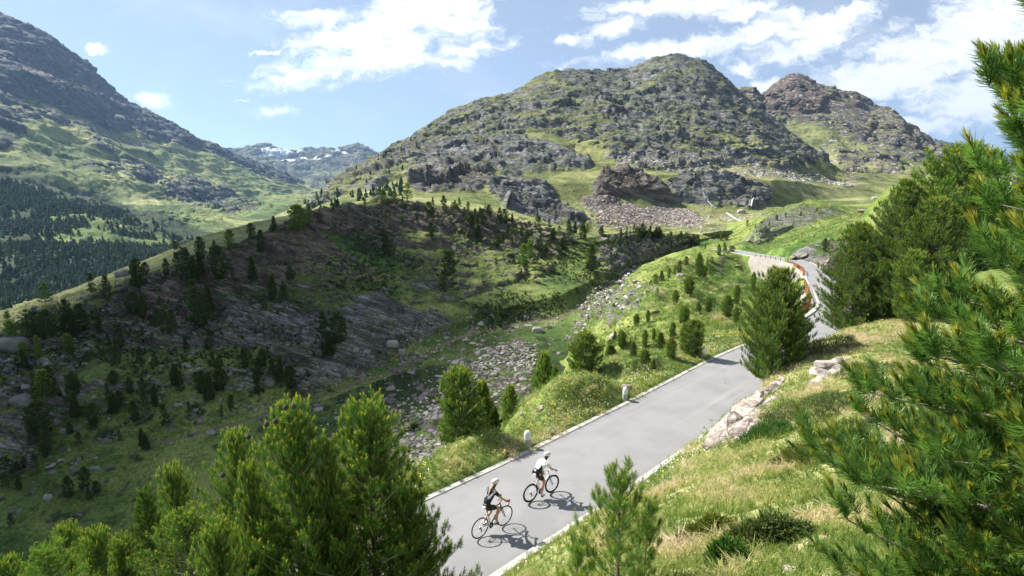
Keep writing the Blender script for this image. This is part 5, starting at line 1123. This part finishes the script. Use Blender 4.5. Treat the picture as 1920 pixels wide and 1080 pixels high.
def rwall(y0, y1, off, depth, lb):
    a, b = idx_y(y0), idx_y(y1); E_ = Lc[a:b]; N_ = -right[a:b]; up = np.array((0, 0, 1.)); e = np.interp(np.arange(a, b), [a, a+8, b-8, b], [.15, 1, 1, .15])[:, None]
    rows = []
    for k in range(12):
        t = k/11; bl = (fbm(E_+np.array((0, 0, -depth*t)), 1.2, 4)*.10)[:, None]; rows.append(E_+N_*(off+.30+depth*.12*t+bl)+up*(.05-depth*t*e))
    prof = [E_+N_*off+up*-.6, E_+N_*off+up*.05]+rows; V = np.stack(prof, 1)
    return tag(obj('retaining_wall', npmesh('retaining_wall', V.reshape(-1, 3), grid_faces(V.shape[0], V.shape[1])[:, ::-1], [M_wall], smooth=False)), lb, 'retaining wall')
rwall(92, 134, .36, 6.0, 'long pale retaining wall under the far stretch of road')
rwall(59.5, 86, .62, 4.2, 'short pale retaining wall under the road bend behind the broad roadside pine')
M_wood = simple_mat('rust_brown_timber', (.30,.12,.05), .75, .3, (20, .4, .01), (9, .35))
def box(w, d, h, z0=0., bev=.012):
    x, y = w/2, d/2; V = []
    for z, s in ((z0, 1), (z0+h-bev, 1), (z0+h, 1-2*bev/w)): V += [(-x*s, -y*s, z), (x*s, -y*s, z), (x*s, y*s, z), (-x*s, y*s, z)]
    F = [(0, 3, 2, 1), (8, 9, 10, 11)]+[(k*4+i, k*4+(i+1) % 4, k*4+4+(i+1) % 4, k*4+4+i) for k in range(2) for i in range(4)]
    return np.array(V, float), np.array(F)
def fence(y0, y1, off, sp_, ph, lb, rails=True, w=.15, offe=None):
    a, b = idx_y(y0), idx_y(y1); seg = Lc[a:b]; of = np.interp(np.arange(a, b), [a, b], [off, offe if offe is not None else off])[:, None]; line = seg-right[a:b]*of
    pts = resample(line, sp_); root = tag(obj('fence', None, loc=tuple(pts[0])), lb, 'fence'); pm = npmesh('post', *box(w, w, ph+.5, -.5), [M_wood], smooth=False)
    for k, q in enumerate(pts[:100]):
        o = obj('post', pm, root, tuple(q-pts[0])); o.rotation_euler = (.03*math.sin(k*2.1), .03*math.cos(k*1.7), k*.2)
    if rails:
        for zz in (ph*.55, ph*.86):
            V, F = tube_arr(pts-pts[0]+np.array((0, 0, zz)), .035, 5); obj('rail', npmesh('rail', V, F, [M_wood]), root)
    return root
fence(96, 112, .55, .9, .85, 'thick rust brown timber fence along the outer edge of the upper road bend', w=.2)
fence(57, 84, 1.2, .8, .85, 'thick rust brown timber fence along the lower road bend above the short wall', w=.2, offe=.8)
fence(113, 133, .45, 1.9, .8, 'line of thin rust brown posts along the top of the long retaining wall', rails=False, w=.12)
# timber frame on the pasture, marker, pasture fence
p, r, c = near.hit(1612, 402)
root = tag(obj('timber_shelter', None, loc=(p.x, p.y, p.z-.1)), 'small orange brown timber shelter with a lean-to roof on the pasture beside the pine clump', 'shelter'); root.rotation_euler = (0, 0, -.5)
M_w2 = simple_mat('fresh_timber', (.55,.30,.12), .7, .3, None, (6, .3))
for (x, y) in ((-1, -.7), (1, -.7), (-1, .7), (1, .7)): obj('post', npmesh('post', *box(.12, .12, 1.5 if y < 0 else 1.9), [M_w2], smooth=False), root, (x, y, 0))
obj('wall', npmesh('wall', *box(2.0, .06, 1.2), [M_w2], smooth=False), root, (0, .66, .3)); o = obj('roof', npmesh('roof', *box(2.4, 1.9, .07), [simple_mat('roof_boards', (.25,.22,.19), .8)], smooth=False), root, (0, 0, 1.7)); o.rotation_euler = (.27, 0, 0)
p, r, c = near.hit(1496, 490); root = tag(obj('marker_sign', None, loc=p), 'tiny blue and white marker in the grass above the far road', 'marker')
obj('pole', npmesh('pole', *tube_arr([(0, 0, -.2), (0, 0, .7)], .04), [M_kerb]), root); obj('panel', npmesh('panel', *box(.5, .05, .28), [simple_mat('white_marker_paint', (.75,.78,.8), .5)], smooth=False), root, (0, -.05, .4)); obj('panel', npmesh('panel', *box(.22, .05, .28), [simple_mat('blue_marker_paint', (.06,.25,.5), .5)], smooth=False), root, (-.37, -.05, .4))
pf = [near.hit(*q)[0] for q in ((1411,461),(1416,466),(1418,472),(1436,470),(1452,468),(1468,470))]
root = tag(obj('pasture_fence', None, loc=pf[0]), 'thin wire fence with pale sticks on the meadow above the far road', 'fence')
for q in pf: obj('post', npmesh('post', *box(.09, .09, 1.2, -.1), [M_bark2], smooth=False), root, q-pf[0])
obj('wire', npmesh('wire', *tube_arr(np.array([tuple(q-pf[0]+Vector((0, 0, .95))) for q in pf]), .018, 4), [M_bark2]), root)
# stream falling over the ledges
def stream(pts, w, lb):
    Q = [mtn.hit(x, y)[0] for x, y in pts]; Q = np.array([tuple(q) for q in Q]); Q = resample(np.vstack([Q, Q[-1:]+.01]), 1.0); Q += np.array((0, -.5, .45)); n = len(Q)
    t = np.gradient(Q, axis=0); s = np.cross(t, (0, 0, 1)); s /= np.maximum(np.linalg.norm(s, axis=1, keepdims=True), 1e-6); ww = (w*(.6+.6*np.abs(fbm(Q, .4, 3))))[:, None]
    V = np.stack([Q-s*ww+np.array((0, 0, -.25)), Q, Q+s*ww+np.array((0, 0, -.25))], 1); return tag(obj('stream', npmesh('stream', V.reshape(-1, 3), grid_faces(n, 3), [M_foam])), kind='structure')
M_foam = simple_mat('white_water', (.72,.76,.78), .35, .5, (3, .6, .2), (1.2, .25))
stream([(1316,362),(1320,369),(1324,375),(1327,381),(1334,386),(1342,392)], .8, ''); stream([(1362,400),(1369,405),(1376,409),(1384,413),(1394,418),(1402,422)], 1.1, ''); stream([(1412,372),(1409,380),(1407,388)], .6, '')
# ------------------------------------------------------------ riders and bicycles (x forward, y left, z up; origin under the rear wheel)
def skin_mesh(name, pts, edges, rad, mats, sub=2, root=0):
    me = bpy.data.meshes.new('sk'); me.from_pydata([tuple(p) for p in pts], edges, []); o = bpy.data.objects.new('sk', me); C.objects.link(o)
    o.modifiers.new('s', 'SKIN')
    for i, v in enumerate(me.skin_vertices[0].data):
        r = rad[i]; v.radius = r if isinstance(r, tuple) else (r, r)
    me.skin_vertices[0].data[root].use_root = True
    md = o.modifiers.new('d', 'SUBSURF'); md.levels = sub; md.render_levels = sub
    bpy.context.view_layer.update(); dg = bpy.context.evaluated_depsgraph_get(); m2 = bpy.data.meshes.new_from_object(o.evaluated_get(dg)); m2.name = name
    bpy.data.objects.remove(o); bpy.data.meshes.remove(me)
    m2.materials.clear()
    for m in mats: m2.materials.append(m)
    for p in m2.polygons: p.use_smooth = True; p.material_index = 0
    return m2
def chain(*ch):
    """ch: lists of (point, radius); a repeated point joins the chains"""
    pts, rad, ed, key = [], [], [], {}
    for c in ch:
        pr = None
        for p, r in c:
            k = tuple(round(x, 4) for x in p)
            if k not in key: key[k] = len(pts); pts.append(p); rad.append(r)
            if pr is not None and pr != key[k]: ed.append((pr, key[k]))
            pr = key[k]
    return pts, ed, rad
def sphere_arr(c, r, nu=20, nv=14, fn=None):
    u = np.linspace(0, 2*np.pi, nu, endpoint=False)[None]; v = np.linspace(-np.pi/2, np.pi/2, nv)[:, None]
    P_ = np.stack([np.cos(v)*np.cos(u), np.cos(v)*np.sin(u), np.sin(v)+0*u], -1)*np.array(r)
    if fn: P_ = fn(P_)
    i = np.arange(nu*nv).reshape(nv, nu); j = np.roll(i, -1, 1)
    return P_.reshape(-1, 3)+np.array(c), np.stack([i[:-1], j[:-1], j[1:], i[1:]], -1).reshape(-1, 4)
M_skin = simple_mat('skin', (.48,.25,.15), .5, .4); M_blk = simple_mat('black_rubber', (.012,.012,.013), .6, .4); M_blkf = simple_mat('black_lycra', (.014,.014,.018), .55, .3)
M_whp = simple_mat('white_gloss_paint', (.78,.78,.79), .25, .5); M_bkp = simple_mat('black_gloss_paint', (.015,.015,.018), .25, .5); M_alu = simple_mat('bare_metal', (.45,.45,.46), .3, .5, metal=1.)
M_blu = simple_mat('blue_gloss_paint', (.02,.16,.55), .3, .5); M_hair = simple_mat('blond_hair', (.60,.38,.17), .6, .3, (60, .8, .01), (30, .4))
M_whf = simple_mat('white_fabric', (.75,.75,.76), .7, .2); M_gryf = simple_mat('grey_blue_fabric', (.22,.25,.31), .7, .2); M_red = simple_mat('red_fabric', (.55,.02,.06), .6, .3); M_bluf = simple_mat('blue_fabric', (.02,.13,.50), .6, .3)
M_gl = simple_mat('dark_lens', (.01,.01,.012), .15, .6)
def bicycle(root, frame, stay, fork_m, tyre_w, rim_d, bar_m, crank_deg, saddle_m):
    RR = .335
    def wheel(x, nm):
        w = obj('wheel', npmesh('spokes', *cat([tube_arr([(0.02*math.cos(a), .022*s, .02*math.sin(a)), (.31*math.cos(a+.15*s), 0, .31*math.sin(a+.15*s))], .0016, 3) for k in range(20) for a, s in [(k*math.pi/10, 1 if k % 2 else -1)]]), [M_alu]), root, (x, 0, RR))
        a = np.linspace(0, 2*math.pi, 49)
        def ring(r, sx, sz, m, n):
            t = np.linspace(0, 2*math.pi, 9)[:-1]; V = np.stack([((r+sz*np.cos(t))[None]*np.cos(a[:-1])[:, None]), (sx*np.sin(t))[None]+0*a[:-1][:, None], ((r+sz*np.cos(t))[None]*np.sin(a[:-1])[:, None])], -1)
            i = np.arange(48*8).reshape(48, 8); j = np.roll(i, -1, 1); k = np.roll(i, -1, 0); l = np.roll(j, -1, 0); return npmesh(n, V.reshape(-1, 3), np.stack([i, k, l, j], -1).reshape(-1, 4), [m])
        obj('tyre', ring(RR-.012, tyre_w, .013, M_blk, 'tyre'), w); obj('rim', ring(RR-.028-rim_d/2, .010, rim_d/2+.003, M_bkp, 'rim'), w)
        obj('hub', npmesh('hub', *tube_arr([(0, -.05, 0), (0, -.03, 0), (0, .03, 0), (0, .05, 0)], [.012, .02, .02, .012], 10), [M_alu]), w); return w
    wr = wheel(0, 'r'); wf = wheel(.99, 'f')
    for k, r in enumerate((.036, .030, .024)): pass
    obj('cassette', npmesh('cassette', *tube_arr([(0, -.045, 0), (0, -.035, 0), (0, -.022, 0), (0, -.021, 0)], [.020, .034, .046, .01], 16), [M_bkp]), wr)
    BB = np.array((.41, 0, .27)); ST = np.array((.275, 0, .78)); HT = np.array((.80, 0, .86)); HB = np.array((.845, 0, .70)); RA = np.array((0, 0, RR)); FA = np.array((.99, 0, RR))
    main = cat([tube_arr([BB, ST+(ST-BB)*.04], [.019, .015], 8), tube_arr([HB+(HT-HB)*.2, BB], [.022, .021], 8), tube_arr([ST, HT-(HT-HB)*.15], [.015, .018], 8), tube_arr([HT+(HT-HB)*.05, HB], .020, 8), tube_arr([BB-np.array((0, .035, 0)), BB+np.array((0, .035, 0))], .022, 10)])
    obj('frame', npmesh('frame', *main, [frame]), root)
    st = []
    for s in (-1, 1):
        o = np.array((0, s*.06, 0)); q = np.array((0, s*.02, 0)); st += [tube_arr([BB+q*1.3, RA+o], [.011, .008], 6), tube_arr([ST-np.array((0, 0, .06))+q*.5, RA+o], [.009, .007], 6)]
    obj('stays', npmesh('stays', *cat(st), [stay]), root)
    fk = []
    for s in (-1, 1): fk.append(tube_arr([HB+np.array((.0, s*.03, -.01)), HB+np.array((.035, s*.048, -.13)), FA+np.array((0, s*.05, 0))], [.017, .015, .009], 6))
    fk.append(tube_arr([HB+np.array((0, -.03, -.01)), HB+np.array((0, 0, .01)), HB+np.array((0, .03, -.01))], .017, 6)); obj('fork', npmesh('fork', *cat(fk), [fork_m]), root)
    obj('brake', npmesh('brake', *cat([tube_arr([HB+np.array((.045, s*.035, -.06)), HB+np.array((.05, s*.03, .0)), HB+np.array((.05, 0, .02))], .007, 5) for s in (-1, 1)]), [M_blk]), root)
    obj('brake', npmesh('brake', *cat([tube_arr([(.215, s*.03, .665), (.205, s*.028, .70), (.22, 0, .715)], .007, 5) for s in (-1, 1)]), [M_blk]), root)
    sp_ = obj('seatpost', npmesh('seatpost', *tube_arr([ST, (.235, 0, .945)], .0135, 8), [M_bkp]), root)
    V, F = sphere_arr((0, 0, 0), (.135, .07, .024), 20, 10, lambda P_: np.stack([P_[..., 0], P_[..., 1]*(1-.62*sstep(P_[..., 0], -.04, .09)), P_[..., 2]], -1)); obj('saddle', npmesh('saddle', V, F, [saddle_m]), root, (.245, 0, .965))
    b = []; top = HT+np.array((.02, 0, .05)); st_ = top+np.array((.09, 0, .02))
    bars = [tube_arr([HT, top, st_], .014, 6)]
    for s in (-1, 1):
        c = np.array([st_, st_+[0, s*.10, 0], st_+[.005, s*.19, 0], st_+[.06, s*.205, .0], st_+[.085, s*.21, -.05], st_+[.06, s*.21, -.11], st_+[-.02, s*.21, -.125]]); b.append(tube_arr(c, .0125, 7))
        b.append(tube_arr([st_+[.05, s*.205, .0], st_+[.10, s*.205, .025], st_+[.115, s*.205, .055]], [.016, .017, .012], 7))
    obj('stem', npmesh('stem', *cat(bars), [bar_m]), root); hb = obj('handlebar', npmesh('handlebar', *cat(b), [bar_m]), root)
    for s in (-1, 1): obj('brake_lever', npmesh('brake_lever', *tube_arr([st_+[.115, s*.205, .02], st_+[.13, s*.205, -.04], st_+[.10, s*.205, -.10]], [.008, .007, .005], 5), [M_blk]), hb)
    cr = math.radians(crank_deg); ch = obj('crankset', npmesh('crankset', *cat([tube_arr([(0, -.048, 0), (0, -.044, 0), (0, -.040, 0)], [.03, .092, .03], 24), tube_arr([(0, -.055, 0), (.17*math.cos(cr), -.075, .17*math.sin(cr))], .012, 6), tube_arr([(0, .055, 0), (-.17*math.cos(cr), .075, -.17*math.sin(cr))], .012, 6)]), [M_blk]), root, tuple(BB))
    for s in (1, -1):
        V, F = box(.085, .07, .02, -.01, .004); obj('pedal', npmesh('pedal', V, F, [M_blk]), ch, (.17*math.cos(cr)*s, -.115*s, .17*math.sin(cr)*s))
    obj('chain', npmesh('chain', *cat([tube_arr([(.0, -.043, RR+.035), (.41, -.043, .27+.09)], .004, 4), tube_arr([(.01, -.043, RR-.10), (.41, -.043, .27-.09)], .004, 4)]), [M_blk]), root)
    obj('derailleur', npmesh('derailleur', *cat([tube_arr([(0, -.05, RR-.02), (.02, -.055, RR-.06), (.0, -.05, RR-.11)], [.014, .018, .016], 6)]), [M_blk]), root)
    for x, z, dx, dz in ((.56, .46, .10, .11), (.37, .45, -.06, .14)):
        obj('bottle', npmesh('bottle', *tube_arr([(x, 0, z), (x+dx*.8, 0, z+dz*.8), (x+dx, 0, z+dz), (x+dx*1.2, 0, z+dz*1.2)], [.034, .034, .02, .012], 10), [M_whp if x < .5 else M_whf]), root)
def helmet_mesh(vent):
    V, F = sphere_arr((0, 0, 0), (.135, .092, .085), 36, 20, lambda P_: np.stack([P_[..., 0]*(1+.10*(P_[..., 0] < 0)), P_[..., 1], np.maximum(P_[..., 2], -.03-.10*np.clip(-P_[..., 0]-.05, 0, .1))], -1)); fc = V[F].mean(1)
    az = np.abs(fc[:, 1]); m = ((((az/.026+.5) % 1) < .42) & (fc[:, 2] > .005) & (np.abs(((fc[:, 0]+.30)/.065) % 1-.5) < .36) & (az > .006))
    return npmesh('helmet', V, F, [M_whp, vent], midx=m.astype(int))
def hand_chain(w, s):
    """glove: palm and five curled fingers round the brake hood; w = wrist, s = side"""
    w = np.array(w); c = [[(w, .026), (w+[.035, 0, -.005], (.034)), (w+[.07, -s*.0, -.012], .032)]]
    for k, (dy, l) in enumerate(((-.022, .9), (-.007, 1.0), (.008, .95), (.022, .8))):
        b = w+[.075, dy, -.015]; c.append([(w+[.07, 0, -.012], .032), (b+[.01, 0, 0], .011), (b+[.034*l, 0, -.018], .010), (b+[.040*l, 0, -.045*l], .009), (b+[.018*l, 0, -.062*l], .008)])
    c.append([(w+[.035, 0, -.005], .034), (w+[.055, -s*.032, -.008], .012), (w+[.085, -s*.036, -.02], .010), (w+[.098, -s*.026, -.04], .009)])
    return c
def person(root, J, female, jersey_fn, cols):
    A = lambda k: np.array(J[k], float); sx = -1
    f = .93 if female else 1.06
    pel, wai, che, nb = A('pelvis'), A('waist'), A('chest'), A('neckb'); nk = A('neck'); hd = A('head')
    tors = [(pel, .112*f), (wai, .092*f), (che, .118*f), (nb, .062*f)]
    hn = (hd-nk); 
    body = [tors+[(nk, .052*f), (hd-hn*.25, .062), (hd+hn*.15, .085), (hd+hn*.75, .075)]]
    legs, arms = [], []
    for s, k in ((-1, 'r'), (1, 'l')):
        hip, kn, an = A('hip'+k), A('knee'+k), A('ank'+k); th = (hip+kn)/2; sh = kn*.62+an*.38
        lg = [(pel, .112*f), (hip, .098*f), (th, .082*f), (kn, .056*f), (sh+[-.018, 0, 0], .057*f), (an, .036*f), (an+[.02, 0, -.07], .034), (an+[.12, 0, -.085], .034), (an+[.17, 0, -.08], .026)]
        shd, el, wr = A('sh'+k), A('el'+k), A('wr'+k); ar = [(che, .118*f), (shd, .062*f), ((shd+el)/2, .045*f), (el, .037*f), (el*.6+wr*.4, .036*f), (wr, .024*f), (wr+[.05, 0, -.01], .026)]
        body += [lg, ar]; legs.append(lg); arms.append(ar)
    p, e, r = chain(*body); bm_ = skin_mesh('body', p, e, r, [M_skin], 2); b = obj('body', bm_, root); bm_.materials.append(cols['under']); cc_ = np.array([q.center[:] for q in bm_.polygons])
    k_ = np.zeros(len(cc_), int)
    for a_, b_, rr_2 in ((pel, wai, .22), (wai, che, .20), (che, nb*.8+che*.2, .17)):
        t_ = np.clip(((cc_-a_)@(b_-a_))/((b_-a_)@(b_-a_)), 0, 1)[:, None]; k_[(np.linalg.norm(cc_-a_-t_*(b_-a_), axis=1) < rr_2) & (np.abs(cc_[:, 1]) < .16)] = 1
    bm_.polygons.foreach_set('material_index', k_.astype(np.int32))
    # face: nose, ears, mouth, eyes behind glasses
    fw = np.array((math.cos(J['gaze']), 0, math.sin(J['gaze']))); upv = np.array((-fw[2], 0, fw[0]))
    V, F = cat([sphere_arr(hd+fw*.088+upv*.0, (.018, .012, .022), 8, 6)]+[sphere_arr(hd+np.array((0, s*.078, 0))-fw*.005, (.016, .008, .026), 8, 6) for s in (-1, 1)]+[sphere_arr(hd+fw*.078-upv*.045, (.012, .024, .008), 8, 6)]); obj('face', npmesh('face', V, F, [M_skin]), b)
    gl = []
    for s in (-1, 1): gl.append(sphere_arr(hd+fw*.085+upv*.022+np.array((0, s*.032, 0)), (.010, .028, .016), 10, 8)); gl.append(tube_arr([hd+fw*.08+upv*.024+np.array((0, s*.06, 0)), hd+upv*.024+np.array((0, s*.082, 0))], .004, 4))
    obj('sunglasses', npmesh('sunglasses', *cat(gl), [M_gl]), root)
    h = obj('helmet', helmet_mesh(cols['vent']), root, tuple(hd+upv*.055-fw*.004)); h.rotation_euler = (0, -J['gaze'], 0)
    sb = [tube_arr([hd+upv*.03+np.array((0, s*.082, 0)), hd-upv*.03+np.array((0, s*.072, 0))+fw*.02, hd-upv*.085+fw*.03], .004, 4) for s in (-1, 1)]; obj('strap', npmesh('strap', *cat(sb), [M_blk]), h, tuple(-(hd+upv*.055))) if False else None
    g = .012
    ch = [[(pel+(pel-wai)*.15, .128*f+g), (wai, .108*f+g), (che, .138*f+g), (nb+(nb-che)*.05, .074*f+g)]]+[[(che, .138*f+g), (a[1][0], .064*f+g), (a[2][0]+(a[3][0]-a[2][0])*.25, .048*f+g)] for a in arms]
    p, e, r = chain(*ch); jm = skin_mesh('jersey', p, e, r, cols['jersey'], 2)
    fc = np.array([q.center[:] for q in jm.polygons]); fn = np.array([q.normal[:] for q in jm.polygons]); jm.polygons.foreach_set('material_index', jersey_fn(fc, fn, pel, che).astype(np.int32)); obj('jersey', jm, root)
    ch = [[(wai*.6+pel*.4, .108*f+g*1.2), (pel, .130*f+g*.8)]]+[[(pel, .130*f+g*.8), (l[1][0], .100*f+g), (l[2][0], .083*f+g*.8), (l[2][0]*.42+l[3][0]*.58, .070*f+g*.8)] for l in legs]
    p, e, r = chain(*ch); obj('shorts', skin_mesh('shorts', p, e, r, [M_blkf], 2, 1), root)
    for l in legs:
        a = l[5][0]; p, e, r = chain([(a+(l[4][0]-a)*.28, .044), (a+[0, 0, .01], .041), (a+[.02, 0, -.06], .038)]); obj('sock', skin_mesh('sock', p, e, r, [cols['sock']], 2), root)
        p, e, r = chain([(a+[-.035, 0, -.07], .034), (a+[.02, 0, -.068], .042), (a+[.10, 0, -.085], .040), (a+[.165, 0, -.09], .030)]); obj('shoe', skin_mesh('shoe', p, e, r, [cols['shoe']], 2), root)
    for s, a in zip((-1, 1), arms):
        p, e, r = chain(*hand_chain(a[5][0], s)); obj('glove', skin_mesh('glove', p, e, r, [cols['glove']], 1, 1), root)
    if female:
        p, e, r = chain([(hd-fw*.05-upv*.02, .062), (hd-fw*.11-upv*.07, .032), (nb+np.array((-.10, -.01, .05)), .030), (nb+np.array((-.17, -.02, -.04)), .028), (nb+np.array((-.21, -.03, -.12)), .018), (nb+np.array((-.25, -.02, -.22)), .010)]); obj('hair', skin_mesh('hair', p, e, r, [M_hair], 2), root)
    else:
        V, F = sphere_arr(hd-fw*.028-upv*.005, (.075, .08, .065)); obj('hair', npmesh('hair', V, F, [simple_mat('dark_hair', (.05,.03,.02), .7)]), root)
def rider_place(r, f):
    a = un(*r, -H0); b = un(*f, -H0); d = b-a; return (a[0], a[1], .052), math.atan2(d[1], d[0])
wj = dict(pelvis=(.25,0,1.0), waist=(.31,0,1.15), chest=(.43,0,1.33), neckb=(.53,0,1.455), neck=(.575,0,1.51), head=(.62,0,1.60), gaze=-.12, hipr=(.27,-.095,.96), hipl=(.27,.095,.96), kneer=(.66,-.10,.80), kneel=(.54,.10,.645), ankr=(.50,-.115,.385), ankl=(.19,.115,.385),
          shr=(.49,-.165,1.40), shl=(.49,.165,1.40), elr=(.67,-.215,1.17), ell=(.67,.215,1.17), wrr=(.895,-.205,.985), wrl=(.895,.205,.985))
mj = dict(pelvis=(.25,0,1.0), waist=(.34,0,1.13), chest=(.50,0,1.26), neckb=(.63,0,1.35), neck=(.68,0,1.395), head=(.745,0,1.475), gaze=-.18, hipr=(.27,-.10,.97), hipl=(.27,.10,.97), kneer=(.53,-.10,.64), kneel=(.68,.10,.865), ankr=(.40,-.115,.215), ankl=(.36,.115,.545),
          shr=(.59,-.185,1.295), shl=(.59,.185,1.295), elr=(.72,-.24,1.10), ell=(.72,.24,1.10), wrr=(.895,-.205,.985), wrl=(.895,.205,.985))
def jf_w(c, n, pel, che):   # black with grey-blue shoulder panels at the back and a small white and pink mark
    k = np.zeros(len(c)); up_ = (c[:, 0] < .50) & (n[:, 0] < .35) & (c[:, 2] > 1.26) & (np.abs(c[:, 1]) > .02) & (np.abs(c[:, 1]) < .15); k[up_] = 1
    low = (np.abs(c[:, 2]-1.06) < .02) & (np.abs(c[:, 1]) < .07) & (n[:, 0] < -.3); k[low] = 2
    pk = (np.hypot(c[:, 2]-1.17, c[:, 1]+.03) < .025) & (n[:, 0] < -.2); k[pk] = 3; return k
def jf_m(c, n, pel, che):
    k = np.zeros(len(c)); t = (c[:, 0]-pel[0])*.62+(c[:, 2]-pel[2])*.78; k[t < .12] = 1; k[(c[:, 1] < -.10) & (c[:, 2] < 1.30) & (t > .1) & (c[:, 0] < .62) & (np.abs(c[:, 1]) < .155)] = 1
    k[(np.hypot(t-.07, c[:, 1]) < .028) & (n[:, 0] < 0)] = 0; k[t < -.055] = 0; return k
M_pink = simple_mat('pink_print', (.6,.2,.3), .6)
pos_w, az_w = rider_place((870+205/6.75, 880+888/6.75), (870+515/6.75, 880+725/6.75)); pos_m, az_m = rider_place((970+205/8.3, 830+945/8.3), (970+540/8.3, 830+795/8.3))
for (po, az, J, fem, jf, cols, lbb, lbp, bk) in (
  (pos_w, az_w, wj, True, jf_w, dict(under=M_blkf, vent=M_blk, jersey=[M_blkf, M_gryf, M_whf, M_pink], sock=M_whf, shoe=simple_mat('brown_shoe', (.16,.09,.06), .5), glove=M_red), 'black road bicycle with thin tyres and white saddle, the rear one on the road', 'rider with blond hair in a black jersey with grey shoulders and red gloves, riding behind', (M_bkp, M_whp, M_bkp, .012, .012, M_bkp, 5, M_whp)),
  (pos_m, az_m, mj, False, jf_m, dict(under=M_blkf, vent=M_blk, jersey=[M_whf, M_blkf], sock=M_whf, shoe=simple_mat('white_blue_shoe', (.25,.42,.75), .4), glove=M_bluf), 'white road bicycle with blue fork and deep black rims, the front one on the road', 'rider in a white jersey with black lower back and blue gloves, riding in front', (M_whp, M_whp, M_blu, .014, .045, M_whp, -82, M_whp))):
    rb = tag(obj('bicycle', None, loc=po), lbb, 'bicycle'); rb.rotation_euler = (0, 0, az); bicycle(rb, bk[0], bk[1], bk[2], bk[3], bk[4], bk[5], bk[6], bk[7])
    rp = tag(obj('person', None, loc=po), lbp, 'person'); rp.rotation_euler = (0, 0, az); person(rp, J, fem, jf, cols)
# ------------------------------------------------------------ haze
hv = bpy.data.materials.new('haze'); hv.use_nodes = True; T = NT(hv.node_tree)
T.l.new(T.node('ShaderNodeVolumePrincipled', {'Color': (.38,.62,1,1), 'Density': 3.8e-5, 'Anisotropy': .3}).outputs[0], T.node('ShaderNodeOutputMaterial').inputs['Volume'])
x0, x1, y0, y1, z0, z1 = -31000, 31000, -13000, 31000, -331.5, 1900
hb = np.array([(x, y, z) for z in (z0, z1) for y in (y0, y1) for x in (x0, x1)], float)
tag(obj('haze', npmesh('haze', hb, np.array([[0,2,3,1],[4,5,7,6],[0,1,5,4],[2,6,7,3],[0,4,6,2],[1,3,7,5]]), [hv], smooth=False)), kind='stuff')
# unseen cloud, added above the frame and shaped to shade the opposite slope
rs = np.random.RandomState(4); cen = np.array((-44, 94, -15.))+np.array(SUN)*(2100/SUN.z)
V, F = sphere_arr((0, 0, 0), (1, 1, 1), 96, 48); V = V*(1+.16*fbm(V, 2.2, 5)[:, None]+.05*fbm(V, 7, 3)[:, None])*np.array((60, 34, 16)); V[:, 2] = np.where(V[:, 2] < -5, -5+(V[:, 2]+5)*.3, V[:, 2])
V = rotz(V, math.atan2(.86, .5))
cl_m = simple_mat('shade_cloud_white', (.9,.9,.9), 1., 0.)
tag(obj('shade_cloud', npmesh('shade_cloud', V, F, [cl_m]), loc=tuple(cen)), kind='structure')
